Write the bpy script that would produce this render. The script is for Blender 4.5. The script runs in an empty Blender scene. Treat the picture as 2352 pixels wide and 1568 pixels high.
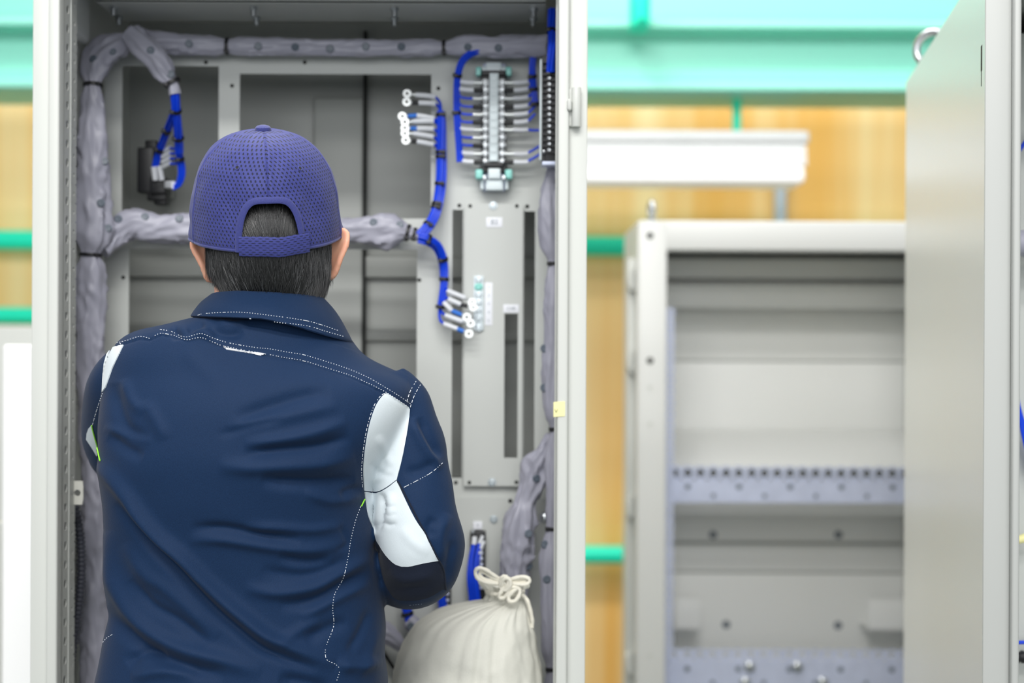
import bpy, bmesh, math, random
import numpy as np
from mathutils import Vector, Matrix, noise, geometry
from mathutils.bvhtree import BVHTree

PI = math.pi
random.seed(7)
SC = bpy.context.scene
COL = SC.collection

# ------------------------------------------------------------------ camera, world, lights, exposure
FPX = 50.0 / 36.0 * 2352.0
CAMZ = 1.44
ROLL = math.radians(0.25)
cam_data = bpy.data.cameras.new('camera')
cam_data.lens = 50.0
cam_data.sensor_width = 36.0
cam_data.clip_start = 0.05
cam_data.dof.use_dof = True
cam_data.dof.focus_distance = 1.74
cam_data.dof.aperture_fstop = 2.7
cam = bpy.data.objects.new('camera', cam_data)
COL.objects.link(cam)
cam.matrix_world = Matrix.Translation((0, 0, CAMZ)) @ Matrix.Rotation(PI / 2, 4, 'X') @ Matrix.Rotation(ROLL, 4, 'Z')
SC.camera = cam

SC.view_settings.view_transform = 'Standard'
SC.view_settings.look = 'None'
SC.view_settings.exposure = 0.0
SC.view_settings.gamma = 1.0
SC.view_settings.use_curve_mapping = False

world = bpy.data.worlds.new('bright_hall')
SC.world = world
world.use_nodes = True
wb = world.node_tree.nodes['Background']
wnt = world.node_tree
wtc = wnt.nodes.new('ShaderNodeTexCoord')
wsp = wnt.nodes.new('ShaderNodeSeparateXYZ')
wrp = wnt.nodes.new('ShaderNodeValToRGB')   # hall light: bright upper part, dim low down
wmr = wnt.nodes.new('ShaderNodeMapRange')
wmr.inputs[1].default_value, wmr.inputs[2].default_value = -1.0, 1.0
wrp.color_ramp.elements[0].position, wrp.color_ramp.elements[1].position = .40, .62
wrp.color_ramp.elements[0].color = (.32, .37, .44, 1)
wrp.color_ramp.elements[1].color = (.97, .985, 1.0, 1)
wnt.links.new(wtc.outputs['Generated'], wsp.inputs[0])
wnt.links.new(wsp.outputs[2], wmr.inputs[0])
wnt.links.new(wmr.outputs[0], wrp.inputs[0])
wnt.links.new(wrp.outputs[0], wb.inputs[0])
wb.inputs[1].default_value = 0.62

def area(name, loc, target, sx, sy, power, col=(1, 1, 1)):
    d = bpy.data.lights.new(name, 'AREA')
    d.shape = 'RECTANGLE'
    d.size = sx
    d.size_y = sy
    d.energy = power
    d.color = col
    o = bpy.data.objects.new(name, d)
    COL.objects.link(o)
    o.location = loc
    o.rotation_euler = (Vector(target) - Vector(loc)).to_track_quat('-Z', 'Y').to_euler()
    return o
# rows of hall lamps: two behind the photographer, an added fill overhead, one by the rear wall
area('hall_lamp_and_fill', (-0.5, -2.5, 4.5), (-0.3, 2.2, 1.3), 4.0, 0.30, 115, (1, 0.99, 0.97))
area('hall_lamp_and_fill', (-0.3, -0.95, 4.45), (-0.3, 2.2, 1.2), 3.0, 0.25, 84, (1, 0.99, 0.97))
area('hall_lamp_and_fill', (0.4, -6.5, 4.9), (0.2, 2.2, 1.3), 6.0, 0.5, 80, (1, 0.99, 0.97))
area('front_fill_light', (-0.5, -6.8, 2.3), (-0.3, 2.2, 1.4), 9.0, 2.6, 215, (0.97, 0.985, 1.0))  # added broad front fill that brightens the cabinet insides, no window known there
area('hall_lamp_and_fill', (-0.5, 2.7, 4.6), (0.7, 2.7, 1.3), 3.0, 0.3, 68, (1, 0.99, 0.97))  # added fill aimed at the dim side panel of the neighbouring cabinet
area('hall_lamp_and_fill', (0.6, 2.9, 4.7), (0.6, 5.6, 1.9), 6.0, 0.4, 100, (1, 0.99, 0.97))

# ------------------------------------------------------------------ helpers
CR, SR = math.cos(ROLL), math.sin(ROLL)
def uv(px, py):
    dx, dy = px - 1176.0, py - 784.0
    return (dx * CR + dy * SR) / FPX, (-dx * SR + dy * CR) / FPX
def P(px, py, Y):
    """place of a point of the photograph that lies Y metres in front of the camera plane"""
    u, v = uv(px, py)
    return Vector((u * Y, Y, CAMZ - v * Y))
def ray(px, py):
    u, v = uv(px, py)
    return Vector((u, 1.0, -v)).normalized()
def px_of(co):
    """photograph pixel of numpy world points (n,3)"""
    u = co[:, 0] / co[:, 1] * FPX
    v = (CAMZ - co[:, 2]) / co[:, 1] * FPX
    return np.stack([u * CR - v * SR + 1176.0, u * SR + v * CR + 784.0], axis=1)
CAM = Vector((0, 0, CAMZ))

class MB:
    """collects shapes into one mesh"""
    def __init__(self):
        self.v, self.f, self.m = [], [], []
        self.uvs = None
    def add(self, vs, fs, mi=0):
        n = len(self.v)
        self.v += [tuple(p) for p in vs]
        self.f += [tuple(i + n for i in q) for q in fs]
        self.m += [mi] * len(fs)
        return self
    def box(self, x0, x1, y0, y1, z0, z1, b=0.0, M=None, mi=0):
        if b <= 0:
            vs = [(x, y, z) for x in (x0, x1) for y in (y0, y1) for z in (z0, z1)]
            fs = [(0, 1, 3, 2), (4, 6, 7, 5), (0, 4, 5, 1), (2, 3, 7, 6), (0, 2, 6, 4), (1, 5, 7, 3)]
        else:
            bm = bmesh.new()
            bmesh.ops.create_cube(bm, size=1.0)
            for q in bm.verts:
                q.co = Vector(((x0 + x1) / 2 + q.co.x * (x1 - x0), (y0 + y1) / 2 + q.co.y * (y1 - y0), (z0 + z1) / 2 + q.co.z * (z1 - z0)))
            b = min(b, 0.49 * min(x1 - x0, y1 - y0, z1 - z0))
            bmesh.ops.bevel(bm, geom=list(bm.edges), offset=b, segments=3, profile=0.5, affect='EDGES')
            bm.verts.index_update()
            vs = [q.co.copy() for q in bm.verts]
            fs = [tuple(q.index for q in f.verts) for f in bm.faces]
            bm.free()
        if M is not None:
            vs = [M @ Vector(p) for p in vs]
        return self.add(vs, fs, mi)
    def rings(self, rs, cap0=True, cap1=True, closed=True, mi=0):
        n = len(rs[0])
        vs = [p for r in rs for p in r]
        fs = []
        for i in range(len(rs) - 1):
            for j in range(n if closed else n - 1):
                k = (j + 1) % n
                fs.append((i * n + j, i * n + k, (i + 1) * n + k, (i + 1) * n + j))
        if cap0:
            fs.append(tuple(reversed(range(n))))
        if cap1:
            fs.append(tuple((len(rs) - 1) * n + j for j in range(n)))
        return self.add(vs, fs, mi)
    def cyl(self, p0, p1, r0, r1=None, seg=16, mi=0, bev=0.0):
        p0, p1 = Vector(p0), Vector(p1)
        r1 = r0 if r1 is None else r1
        d = (p1 - p0)
        L = d.length
        d.normalize()
        a = d.orthogonal().normalized()
        b = d.cross(a)
        prof = [(0, r0), (L, r1)]
        if bev > 0:
            prof = [(0, r0 - bev), (bev * .3, r0 - bev * .3), (bev, r0), (L - bev, r1), (L - bev * .3, r1 - bev * .3), (L, r1 - bev)]
        rs = [[p0 + d * t + (a * math.cos(2 * PI * j / seg) + b * math.sin(2 * PI * j / seg)) * r for j in range(seg)] for t, r in prof]
        return self.rings(rs, mi=mi)
    def lathe(self, origin, axis, prof, seg=24, mi=0, sx=1.0):
        o, d = Vector(origin), Vector(axis).normalized()
        a = d.orthogonal().normalized()
        b = d.cross(a)
        rs = [[o + d * t + (a * math.cos(2 * PI * j / seg) * sx + b * math.sin(2 * PI * j / seg)) * max(r, 1e-5) for j in range(seg)] for t, r in prof]
        return self.rings(rs, mi=mi)
    def tube(self, pts, r, seg=10, mi=0, caps=True):
        rs = tube_rings(pts, r, seg)
        return self.rings(rs, caps, caps, mi=mi)
    def torus(self, c, axis, R, r, seg=24, s2=10, a0=0.0, a1=2 * PI, mi=0):
        c, d = Vector(c), Vector(axis).normalized()
        a = d.orthogonal().normalized() if abs(d.z) > .9 else d.cross(Vector((0, 0, 1))).normalized()
        b = d.cross(a)
        full = abs(a1 - a0 - 2 * PI) < 1e-6
        n = seg if full else seg + 1
        rs = []
        for i in range(n):
            t = a0 + (a1 - a0) * i / seg
            e = a * math.cos(t) + b * math.sin(t)
            rs.append([c + e * (R + r * math.cos(2 * PI * j / s2)) + d * r * math.sin(2 * PI * j / s2) for j in range(s2)])
        if full:
            rs.append(rs[0])
        return self.rings(rs, not full, not full, mi=mi)
    def build(self, name, mat, parent=None, smooth=True, local=False, ang=35):
        mats = mat if isinstance(mat, (list, tuple)) else [mat]
        vs = [Vector(p) for p in self.v]
        if parent is not None:
            off = Vector((0, 0, 0)) if local else world_of(parent)
        else:
            xs = np.array([tuple(p) for p in vs])
            off = Vector(((xs[:, 0].min() + xs[:, 0].max()) / 2, (xs[:, 1].min() + xs[:, 1].max()) / 2, xs[:, 2].min()))
        me = bpy.data.meshes.new(name)
        me.from_pydata([tuple(p - off) for p in vs], [], self.f)
        for m in mats:
            me.materials.append(m)
        if len(mats) > 1:
            me.polygons.foreach_set('material_index', self.m)
        fix_normals(me)
        if smooth:
            me.polygons.foreach_set('use_smooth', [True] * len(me.polygons))
            me.set_sharp_from_angle(angle=math.radians(ang))
        if self.uvs is not None:
            l = me.uv_layers.new(name='uv')
            for lp in me.loops:
                l.data[lp.index].uv = self.uvs[lp.vertex_index]
        o = bpy.data.objects.new(name, me)
        COL.objects.link(o)
        if parent is not None:
            o.parent = parent
        else:
            o.location = off
        return o

def fix_normals(me):
    bm = bmesh.new()
    bm.from_mesh(me)
    bmesh.ops.recalc_face_normals(bm, faces=bm.faces)
    bm.to_mesh(me)
    bm.free()

def world_of(o):
    l = Vector((0, 0, 0))
    while o is not None:
        l += o.location
        o = o.parent
    return l

def tube_rings(pts, r, seg=10, squash=None):
    pts = [Vector(p) for p in pts]
    n = len(pts)
    rr = r if isinstance(r, (list, tuple)) else [r] * n
    tan = []
    for i in range(n):
        t = pts[min(i + 1, n - 1)] - pts[max(i - 1, 0)]
        tan.append(t.normalized() if t.length > 1e-9 else Vector((0, 0, 1)))
    a = tan[0].orthogonal().normalized()
    rs = []
    for i in range(n):
        a = (a - tan[i] * a.dot(tan[i]))
        a = a.normalized() if a.length > 1e-9 else tan[i].orthogonal().normalized()
        b = tan[i].cross(a)
        rs.append([pts[i] + (a * math.cos(2 * PI * j / seg) + b * math.sin(2 * PI * j / seg)) * rr[i] for j in range(seg)])
    return rs

def spline(pts, step=0.01):
    """smooth path through pts; a 4th number is carried along (radius)"""
    P_ = [np.array(tuple(p), float) for p in pts]
    if len(P_) < 3:
        P_ = [P_[0], (P_[0] + P_[1]) / 2, P_[1]]
    out = []
    n = len(P_)
    for i in range(n - 1):
        p0 = P_[i - 1] if i else 2 * P_[0] - P_[1]
        p1, p2 = P_[i], P_[i + 1]
        p3 = P_[i + 2] if i + 2 < n else 2 * P_[-1] - P_[-2]
        k = max(2, int(np.linalg.norm((p2 - p1)[:3]) / step))
        for q in range(k):
            t = q / k
            out.append(0.5 * ((2 * p1) + (-p0 + p2) * t + (2 * p0 - 5 * p1 + 4 * p2 - p3) * t * t + (-p0 + 3 * p1 - 3 * p2 + p3) * t ** 3))
    out.append(P_[-1])
    return out

def tag(o, label=None, cat=None, group=None, kind=None):
    if label: o['label'] = label
    if cat: o['category'] = cat
    if group: o['group'] = group
    if kind: o['kind'] = kind
    return o
def thing(name, loc, label, cat, group=None):
    o = bpy.data.objects.new(name, None)
    o.empty_display_size = 0.05
    COL.objects.link(o)
    o.location = loc
    return tag(o, label, cat, group)

# ------------------------------------------------------------------ materials
def nodes_of(m):
    m.use_nodes = True
    nt = m.node_tree
    return nt, nt.nodes['Principled BSDF']
def lin(c):
    return tuple((x / 12.92 if x <= .04045 else ((x + .055) / 1.055) ** 2.4) for x in [q / 255 for q in c]) + (1,)
def mat(name, rgb, rough=0.5, metal=0.0, bump=0.0, bscale=60.0, spec=0.5, coat=0.0, var=0.0, sheen=0.0, emit=None):
    m = bpy.data.materials.new(name)
    nt, b = nodes_of(m)
    c = lin(rgb)
    b.inputs['Base Color'].default_value = c
    b.inputs['Roughness'].default_value = rough
    b.inputs['Metallic'].default_value = metal
    b.inputs['Specular IOR Level'].default_value = spec
    b.inputs['Coat Weight'].default_value = coat
    b.inputs['Sheen Weight'].default_value = sheen
    if emit:
        b.inputs['Emission Color'].default_value = lin(emit[0])
        b.inputs['Emission Strength'].default_value = emit[1]
    if bump or var:
        tc = nt.nodes.new('ShaderNodeTexCoord')
        nz = nt.nodes.new('ShaderNodeTexNoise')
        nz.inputs['Scale'].default_value = bscale
        nz.inputs['Detail'].default_value = 4
        nt.links.new(tc.outputs['Object'], nz.inputs['Vector'])
        if bump:
            bp = nt.nodes.new('ShaderNodeBump')
            bp.inputs['Strength'].default_value = bump
            bp.inputs['Distance'].default_value = 0.002
            nt.links.new(nz.outputs[0], bp.inputs['Height'])
            nt.links.new(bp.outputs[0], b.inputs['Normal'])
        if var:
            rp = nt.nodes.new('ShaderNodeValToRGB')
            rp.color_ramp.elements[0].color = tuple(x * (1 - var) for x in c[:3]) + (1,)
            rp.color_ramp.elements[1].color = tuple(min(1, x * (1 + var)) for x in c[:3]) + (1,)
            rp.color_ramp.elements[0].position = .3
            rp.color_ramp.elements[1].position = .7
            nt.links.new(nz.outputs[0], rp.inputs[0])
            nt.links.new(rp.outputs[0], b.inputs['Base Color'])
    return m
def mnode(nt, op, a, b=None, c=None):
    n = nt.nodes.new('ShaderNodeMath')
    n.operation = op
    for i, x in enumerate((a, b, c)):
        if x is None: continue
        if isinstance(x, (int, float)): n.inputs[i].default_value = x
        else: nt.links.new(x, n.inputs[i])
    return n.outputs[0]

M = {}
M['cab'] = mat('beige_grey_enamel', (200, 202, 197), .38, bump=.04, bscale=900)
M['plate'] = mat('plate_enamel', (200, 203, 199), .42, bump=.04, bscale=900)
M['rear'] = mat('rear_panel_enamel', (174, 177, 173), .38, bump=.03, bscale=900)
M['inner'] = mat('inner_lightened_enamel', (238, 239, 236), .4)  # lightened copy of the frame enamel, making up for light missing inside
M['cab2'] = mat('grey_enamel', (176, 178, 175), .38)
M['side'] = mat('glossy_panel_enamel', (224, 226, 222), .30)
M['white_frame'] = mat('white_frame_enamel', (212, 213, 210), .4)
M['zinc'] = mat('zinc_plate', (206, 213, 236), .42, metal=.3, var=.06, bscale=25)
M['steel'] = mat('bright_steel', (190, 194, 197), .28, metal=1.0)
M['screwtop'] = mat('zinc_screw', (205, 214, 218), .3, metal=.7)
M['black'] = mat('black_plastic', (26, 27, 30), .42)
M['tie'] = mat('black_nylon', (16, 16, 20), .45)
M['hole'] = mat('dark_opening', (34, 36, 34), .8)
M['blue'] = mat('blue_wire_jacket', (2, 66, 224), .38)
M['blue2'] = mat('blue_insulation_sleeve', (24, 112, 214), .4)
M['marker'] = mat('white_wire_marker', (226, 229, 234), .45)
M['lug'] = mat('tinned_lug', (222, 226, 226), .36, metal=.5)
M['label'] = mat('white_label', (240, 242, 248), .45)
M['ink'] = mat('grey_ink', (120, 132, 140), .6)
M['darkink'] = mat('dark_ink', (70, 84, 60), .6)
M['yellow'] = mat('yellow_paper', (250, 244, 176), .6)
M['clear'] = mat('pale_plastic', (222, 233, 236), .3)
M['teal'] = mat('pale_teal_plastic', (150, 222, 212), .3)
M['green'] = mat('mint_green_paint', (150, 230, 210), .45)
M['green2'] = mat('green_girt_paint', (8, 245, 204), .4)
M['floor'] = mat('floor_paint', (104, 112, 108), .35, var=.06, bscale=2)
M['conduit'] = mat('conduit_grey', (205, 214, 228), .4)
M['lamp'] = mat('lamp_housing', (208, 210, 210), .4)
M['glow'] = mat('lamp_diffuser', (250, 250, 250), .5, emit=((255, 253, 248), 0.2))
M['board'] = mat('white_laminate', (247, 247, 247), .35)
M['hose'] = mat('dark_grey_hose', (70, 72, 84), .5)
M['sand'] = mat('beige_plastic', (214, 213, 204), .45)

def cloth(name, rgb, rough, weave=0.0, scale=900, sheen=.2, var=.0, spec=.3):
    m = bpy.data.materials.new(name)
    nt, b = nodes_of(m)
    c = lin(rgb)
    b.inputs['Base Color'].default_value = c
    b.inputs['Roughness'].default_value = rough
    b.inputs['Sheen Weight'].default_value = sheen
    b.inputs['Specular IOR Level'].default_value = spec
    tc = nt.nodes.new('ShaderNodeTexCoord')
    nz = nt.nodes.new('ShaderNodeTexNoise')
    nz.inputs['Scale'].default_value = scale
    nz.inputs['Detail'].default_value = 2
    mp = nt.nodes.new('ShaderNodeMapping')
    mp.inputs['Scale'].default_value = (1, 1, .35)
    nt.links.new(tc.outputs['Object'], mp.inputs[0])
    nt.links.new(mp.outputs[0], nz.inputs['Vector'])
    bp = nt.nodes.new('ShaderNodeBump')
    bp.inputs['Strength'].default_value = weave
    bp.inputs['Distance'].default_value = 0.001
    nt.links.new(nz.outputs[0], bp.inputs['Height'])
    nt.links.new(bp.outputs[0], b.inputs['Normal'])
    if var:
        rp = nt.nodes.new('ShaderNodeValToRGB')
        rp.color_ramp.elements[0].position, rp.color_ramp.elements[1].position = .3, .7
        rp.color_ramp.elements[0].color = tuple(x * (1 - var) for x in c[:3]) + (1,)
        rp.color_ramp.elements[1].color = tuple(x * (1 + var) for x in c[:3]) + (1,)
        nt.links.new(nz.outputs[0], rp.inputs[0])
        nt.links.new(rp.outputs[0], b.inputs['Base Color'])
    return m
M['vinyl'] = cloth('grey_vinyl_cloth', (168, 168, 182), .38, .05, 1500, .1, 0, .45)
M['snap'] = mat('grey_snap', (96, 106, 118), .35)
M['navy'] = cloth('navy_twill', (20, 43, 74), .62, .35, 1300, .05, .10, .13)
M['navydark'] = cloth('dark_navy_twill', (24, 31, 47), .82, .3, 1300, .06, .1, .2)
M['grey'] = cloth('silver_grey_twill', (212, 221, 226), .5, .12, 1300, .1, .02)
M['thread'] = mat('white_thread', (222, 226, 232), .7)
M['darkthread'] = mat('grey_thread', (110, 118, 132), .7)
M['lime'] = mat('lime_piping', (150, 230, 60), .6)
M['canvas'] = cloth('cream_cotton', (216, 215, 205), .85, .3, 1000, .05, .03)
M['rope'] = cloth('cotton_cord', (232, 228, 214), .85, .5, 700, .2, .04)
M['trouser'] = cloth('navy_trouser_twill', (40, 52, 76), .8, .3, 1300, .2, .08)
M['shoe'] = mat('black_shoe', (28, 28, 30), .5)
M['sole'] = mat('shoe_sole', (60, 60, 60), .7)

def skin_mat():
    m = bpy.data.materials.new('skin')
    nt, b = nodes_of(m)
    b.inputs['Base Color'].default_value = lin((238, 176, 146))
    b.inputs['Roughness'].default_value = .5
    b.inputs['Subsurface Weight'].default_value = .25
    b.inputs['Subsurface Radius'].default_value = (.012, .004, .002)
    b.inputs['Subsurface Scale'].default_value = .4
    tc = nt.nodes.new('ShaderNodeTexCoord')
    nz = nt.nodes.new('ShaderNodeTexNoise')
    nz.inputs['Scale'].default_value = 45
    rp = nt.nodes.new('ShaderNodeValToRGB')
    rp.color_ramp.elements[0].color = lin((228, 156, 126))
    rp.color_ramp.elements[1].color = lin((242, 190, 162))
    nt.links.new(tc.outputs['Object'], nz.inputs['Vector'])
    nt.links.new(nz.outputs[0], rp.inputs[0])
    nt.links.new(rp.outputs[0], b.inputs['Base Color'])
    return m
M['skin'] = skin_mat()
M['hairbase'] = mat('black_hair_base', (15, 15, 17), .6, bump=.5, bscale=400)
def hair_mat():
    m = bpy.data.materials.new('black_hair')
    nt, b = nodes_of(m)
    b.inputs['Roughness'].default_value = .33
    b.inputs['Specular IOR Level'].default_value = .6
    at = nt.nodes.new('ShaderNodeUVMap')
    sp = nt.nodes.new('ShaderNodeSeparateXYZ')
    rp = nt.nodes.new('ShaderNodeValToRGB')
    rp.color_ramp.elements[0].position = .0
    rp.color_ramp.elements[0].color = lin((12, 12, 14))
    rp.color_ramp.elements[1].position = 1
    rp.color_ramp.elements[1].color = lin((80, 82, 84))
    e = rp.color_ramp.elements.new(.72)
    e.color = lin((19, 19, 21))
    nt.links.new(at.outputs[0], sp.inputs[0])
    nt.links.new(sp.outputs[0], rp.inputs[0])
    nt.links.new(rp.outputs[0], b.inputs['Base Color'])
    return m
M['hair'] = hair_mat()

def mesh_cap_mat(name, rgb, su, sv, a, bb, slant):
    """knitted sports mesh: staggered small oval holes in the uv of the cloth"""
    m = bpy.data.materials.new(name)
    nt, b = nodes_of(m)
    uvn = nt.nodes.new('ShaderNodeUVMap')
    sp = nt.nodes.new('ShaderNodeSeparateXYZ')
    nt.links.new(uvn.outputs[0], sp.inputs[0])
    u = mnode(nt, 'MULTIPLY', sp.outputs[0], su)
    v = mnode(nt, 'MULTIPLY', sp.outputs[1], sv)
    row = mnode(nt, 'FLOOR', v)
    off = mnode(nt, 'MULTIPLY', mnode(nt, 'MODULO', row, 2.0), .5)
    fv = mnode(nt, 'SUBTRACT', mnode(nt, 'FRACT', v), .5)
    fu = mnode(nt, 'SUBTRACT', mnode(nt, 'FRACT', mnode(nt, 'ADD', u, off)), .5)
    fu = mnode(nt, 'ADD', fu, mnode(nt, 'MULTIPLY', fv, slant))
    d = mnode(nt, 'ADD', mnode(nt, 'POWER', mnode(nt, 'ABSOLUTE', mnode(nt, 'DIVIDE', fu, a)), 2.0),
              mnode(nt, 'POWER', mnode(nt, 'ABSOLUTE', mnode(nt, 'DIVIDE', fv, bb)), 2.0))
    mr = nt.nodes.new('ShaderNodeMapRange')
    mr.inputs[1].default_value = .55
    mr.inputs[2].default_value = 1.35
    nt.links.new(d, mr.inputs[0])
    tc = nt.nodes.new('ShaderNodeTexCoord')
    nz = nt.nodes.new('ShaderNodeTexNoise')
    nz.inputs['Scale'].default_value = 420
    nt.links.new(tc.outputs['Object'], nz.inputs['Vector'])
    c = lin(rgb)
    rp = nt.nodes.new('ShaderNodeValToRGB')
    rp.color_ramp.elements[0].position, rp.color_ramp.elements[1].position = .3, .75
    rp.color_ramp.elements[0].color = tuple(x * .84 for x in c[:3]) + (1,)
    rp.color_ramp.elements[1].color = tuple(x * 1.18 for x in c[:3]) + (1,)
    nt.links.new(nz.outputs[0], rp.inputs[0])
    mx = nt.nodes.new('ShaderNodeMix')
    mx.data_type = 'RGBA'
    mx.inputs[6].default_value = lin((20, 24, 52))
    nt.links.new(mr.outputs[0], mx.inputs[0])
    nt.links.new(rp.outputs[0], mx.inputs[7])
    nt.links.new(mx.outputs[2], b.inputs['Base Color'])
    bp = nt.nodes.new('ShaderNodeBump')
    bp.inputs['Strength'].default_value = .6
    bp.inputs['Distance'].default_value = .0012
    hh = mnode(nt, 'ADD', mr.outputs[0], mnode(nt, 'MULTIPLY', nz.outputs[0], .25))
    nt.links.new(hh, bp.inputs['Height'])
    nt.links.new(bp.outputs[0], b.inputs['Normal'])
    b.inputs['Roughness'].default_value = .62
    b.inputs['Sheen Weight'].default_value = .12
    b.inputs['Specular IOR Level'].default_value = .3
    return m
M['cap'] = mesh_cap_mat('navy_sports_mesh', (56, 62, 128), 1, 1, .19, .33, .25)
M['strap'] = mesh_cap_mat('navy_strap_mesh', (56, 62, 128), 1, 1, .30, .16, .0)
M['capbind'] = cloth('navy_binding', (54, 60, 124), .65, .4, 1200, .3, .1)

def plywood():
    m = bpy.data.materials.new('tan_boarding')
    nt, b = nodes_of(m)
    b.inputs['Roughness'].default_value = .55
    tc = nt.nodes.new('ShaderNodeTexCoord')
    mp = nt.nodes.new('ShaderNodeMapping')
    mp.inputs['Scale'].default_value = (2.6, 1, .10)
    nz = nt.nodes.new('ShaderNodeTexNoise')
    nz.inputs['Scale'].default_value = 2.2
    nz.inputs['Detail'].default_value = 5
    nt.links.new(tc.outputs['Object'], mp.inputs[0])
    nt.links.new(mp.outputs[0], nz.inputs['Vector'])
    rp = nt.nodes.new('ShaderNodeValToRGB')
    rp.color_ramp.elements[0].position, rp.color_ramp.elements[1].position = .35, .72
    rp.color_ramp.elements[0].color = lin((242, 184, 92))
    rp.color_ramp.elements[1].color = lin((252, 226, 170))
    nt.links.new(nz.outputs[0], rp.inputs[0])
    nt.links.new(rp.outputs[0], b.inputs['Base Color'])
    return m
M['ply'] = plywood()
# ------------------------------------------------------------------ the setting
def struct(name, mb, m, smooth=False):
    o = mb.build(name, m, None, smooth)
    o['kind'] = 'structure'
    return o
struct('floor', MB().box(-5, 5, -8, 5.9, -.1, 0), M['floor'])
struct('wall_back', MB().box(-5, 5, 5.9, 6.1, 0, 5.6), M['ply'])

def z_at(py, Y): return CAMZ - uv(1176, py)[1] * Y
def x_at(px, Y, py=784): return uv(px, py)[0] * Y

# green girts across the rear wall
def girt(name, pts, r, label):
    g = MB().tube(pts, r, 20).build(name, M['green2'])
    tag(g, label, 'rail')
YG = 5.79
girt('wall_rail', [P(-300, 548, YG), P(2400, 575, YG)], .040, 'long green rail across tan wall, level with top of white cabinet')
girt('wall_rail', [P(-300, 1266, YG), P(2400, 1278, YG)], .036, 'low green rail on tan wall, below the others beside open white cabinet')
girt('wall_rail', [P(-300, 723, 5.72), P(420, 727, 5.72)], .035, 'short green rail left of cabinet, just above white board')
# locker-like grey box seen over the board
lk = thing('storage_locker', (x_at(0, 5.0), 5.1, 0), 'pale grey locker top showing above white board', 'locker')
MB().box(x_at(-300, 5), x_at(300, 5), 5.0, 5.4, 0, z_at(752, 5), .01).build('locker_body', M['cab'], lk)
MB().box(x_at(-20, 5), x_at(-10, 5), 4.985, 5.0, .9, 1.1, .003).build('handle', M['black'], lk)

# mint overhead crane girder with flanges, and the beam above it
def girder():
    Y = 4.9
    t = thing('overhead_girder', (0, Y, z_at(205, Y)), 'wide mint green overhead girder above white hanging lamp', 'girder')
    zb, zl, zt = z_at(206, Y), z_at(183, Y), z_at(72, Y)
    MB().box(-3.8, 3.8, Y + .05, Y + .32, zl, zt + .02, .02).build('web_box', M['green'], t)
    MB().box(-3.8, 3.8, Y, Y + .37, zb, zl, .008).build('bottom_flange', M['green'], t)
    MB().box(-3.8, 3.8, Y - .06, Y + .37, zt, z_at(54, Y), .008).build('top_flange', M['green'], t)
    for x in (-2.6, -1.2, 2.6, 3.4):
        MB().box(x - .008, x + .008, Y + .01, Y + .06, zl, zt).build('stiffener', M['green'], t)
    b = thing('roof_beam', (0, Y + .7, z_at(40, Y)), 'mint green beam above the girder at the top edge', 'beam')
    MB().box(-3.8, 3.8, Y + .9, Y + 1.1, z_at(42, Y + .9), z_at(-170, Y + .9), .01).build('beam_web', M['green'], b)
    MB().box(-3.8, 3.8, Y + .8, Y + 1.2, z_at(48, Y + .8), z_at(40, Y + .8), .004).build('beam_flange', M['green'], b)
    h = thing('hoist_bracket', (x_at(1465, 4.7), 4.7, z_at(75, 4.7)), 'dark green bracket hanging in front of the girder', 'bracket')
    MB().box(x_at(1445, 4.8), x_at(1487, 4.8), 4.74, 4.872, z_at(66, 4.8), z_at(-150, 4.8), .01).build('bracket_plate', M['green2'], h)
    MB().box(x_at(1458, 4.8), x_at(1474, 4.8), 4.70, 4.74, z_at(60, 4.8), z_at(-150, 4.8), .006).build('bracket_rib', M['green2'], h)
girder()

# hanging lamp
def luminaire():
    Y = 5.08
    x0, x1 = x_at(1180, Y), x_at(1838, Y)
    t = thing('hanging_lamp', ((x0 + x1) / 2, Y, z_at(425, Y)), 'long white trough lamp hanging before the tan wall', 'lamp')
    ztop, zs, zm, zb = z_at(305, Y), z_at(335, Y), z_at(385, Y), z_at(425, Y)
    MB().box(x0, x1 + .012, Y - .09, Y + .09, zs, ztop, .012).build('lamp_cover', M['lamp'], t)
    def prof(z, h, x):
        return [(x, Y - h, z), (x, Y + h, z)]
    m = MB()
    for (za, zb_, h1, h2) in ((zs, z_at(350, Y), .078, .09), (z_at(350, Y), zm, .09, .10)):
        m.rings([[(x0, Y - h2, zb_), (x0, Y + h2, zb_), (x0, Y + h1, za), (x0, Y - h1, za)], [(x1, Y - h2, zb_), (x1, Y + h2, zb_), (x1, Y + h1, za), (x1, Y - h1, za)]])
    m.build('reflector', M['lamp'], t, smooth=False)
    MB().box(x0, x1 - .004, Y - .10, Y + .10, zb, zm, .018).build('diffuser', M['glow'], t)
    for px in (1300, 1690):
        x = x_at(px, Y)
        MB().cyl((x, Y, ztop - .002), (x, Y, z_at(206, 4.9) - .001), .016).build('hanger_rod', M['green2'], t)
luminaire()
cp = MB().cyl((x_at(1792, 5.84), 5.85, 0.0), (x_at(1792, 5.84), 5.85, 2.2), .026)
tag(cp.build('wall_conduit', M['conduit']), 'pale blue grey vertical conduit pipe on tan wall behind the lamp', 'pipe')

# white board standing at the edge of the picture
Yb = 2.55
b = thing('white_board', (x_at(30, Yb), Yb, 0), 'bright white standing board left of the wired cabinet', 'board')
xa, xb = x_at(2, Yb, 1500), x_at(150, Yb)
MB().box(xa, xb, Yb, Yb + .025, .06, z_at(796, Yb), .006).build('panel', M['board'], b)
MB().box(xa - .02, xa, Yb - .003, Yb + .028, .04, z_at(820, Yb) - .3, .004).build('edge_trim', M['cab'], b)
for x in (xa + .06, xb - .06):
    MB().box(x - .02, x + .02, Yb - .2, Yb + .22, 0, .06, .008).build('foot', M['black'], b)

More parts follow.
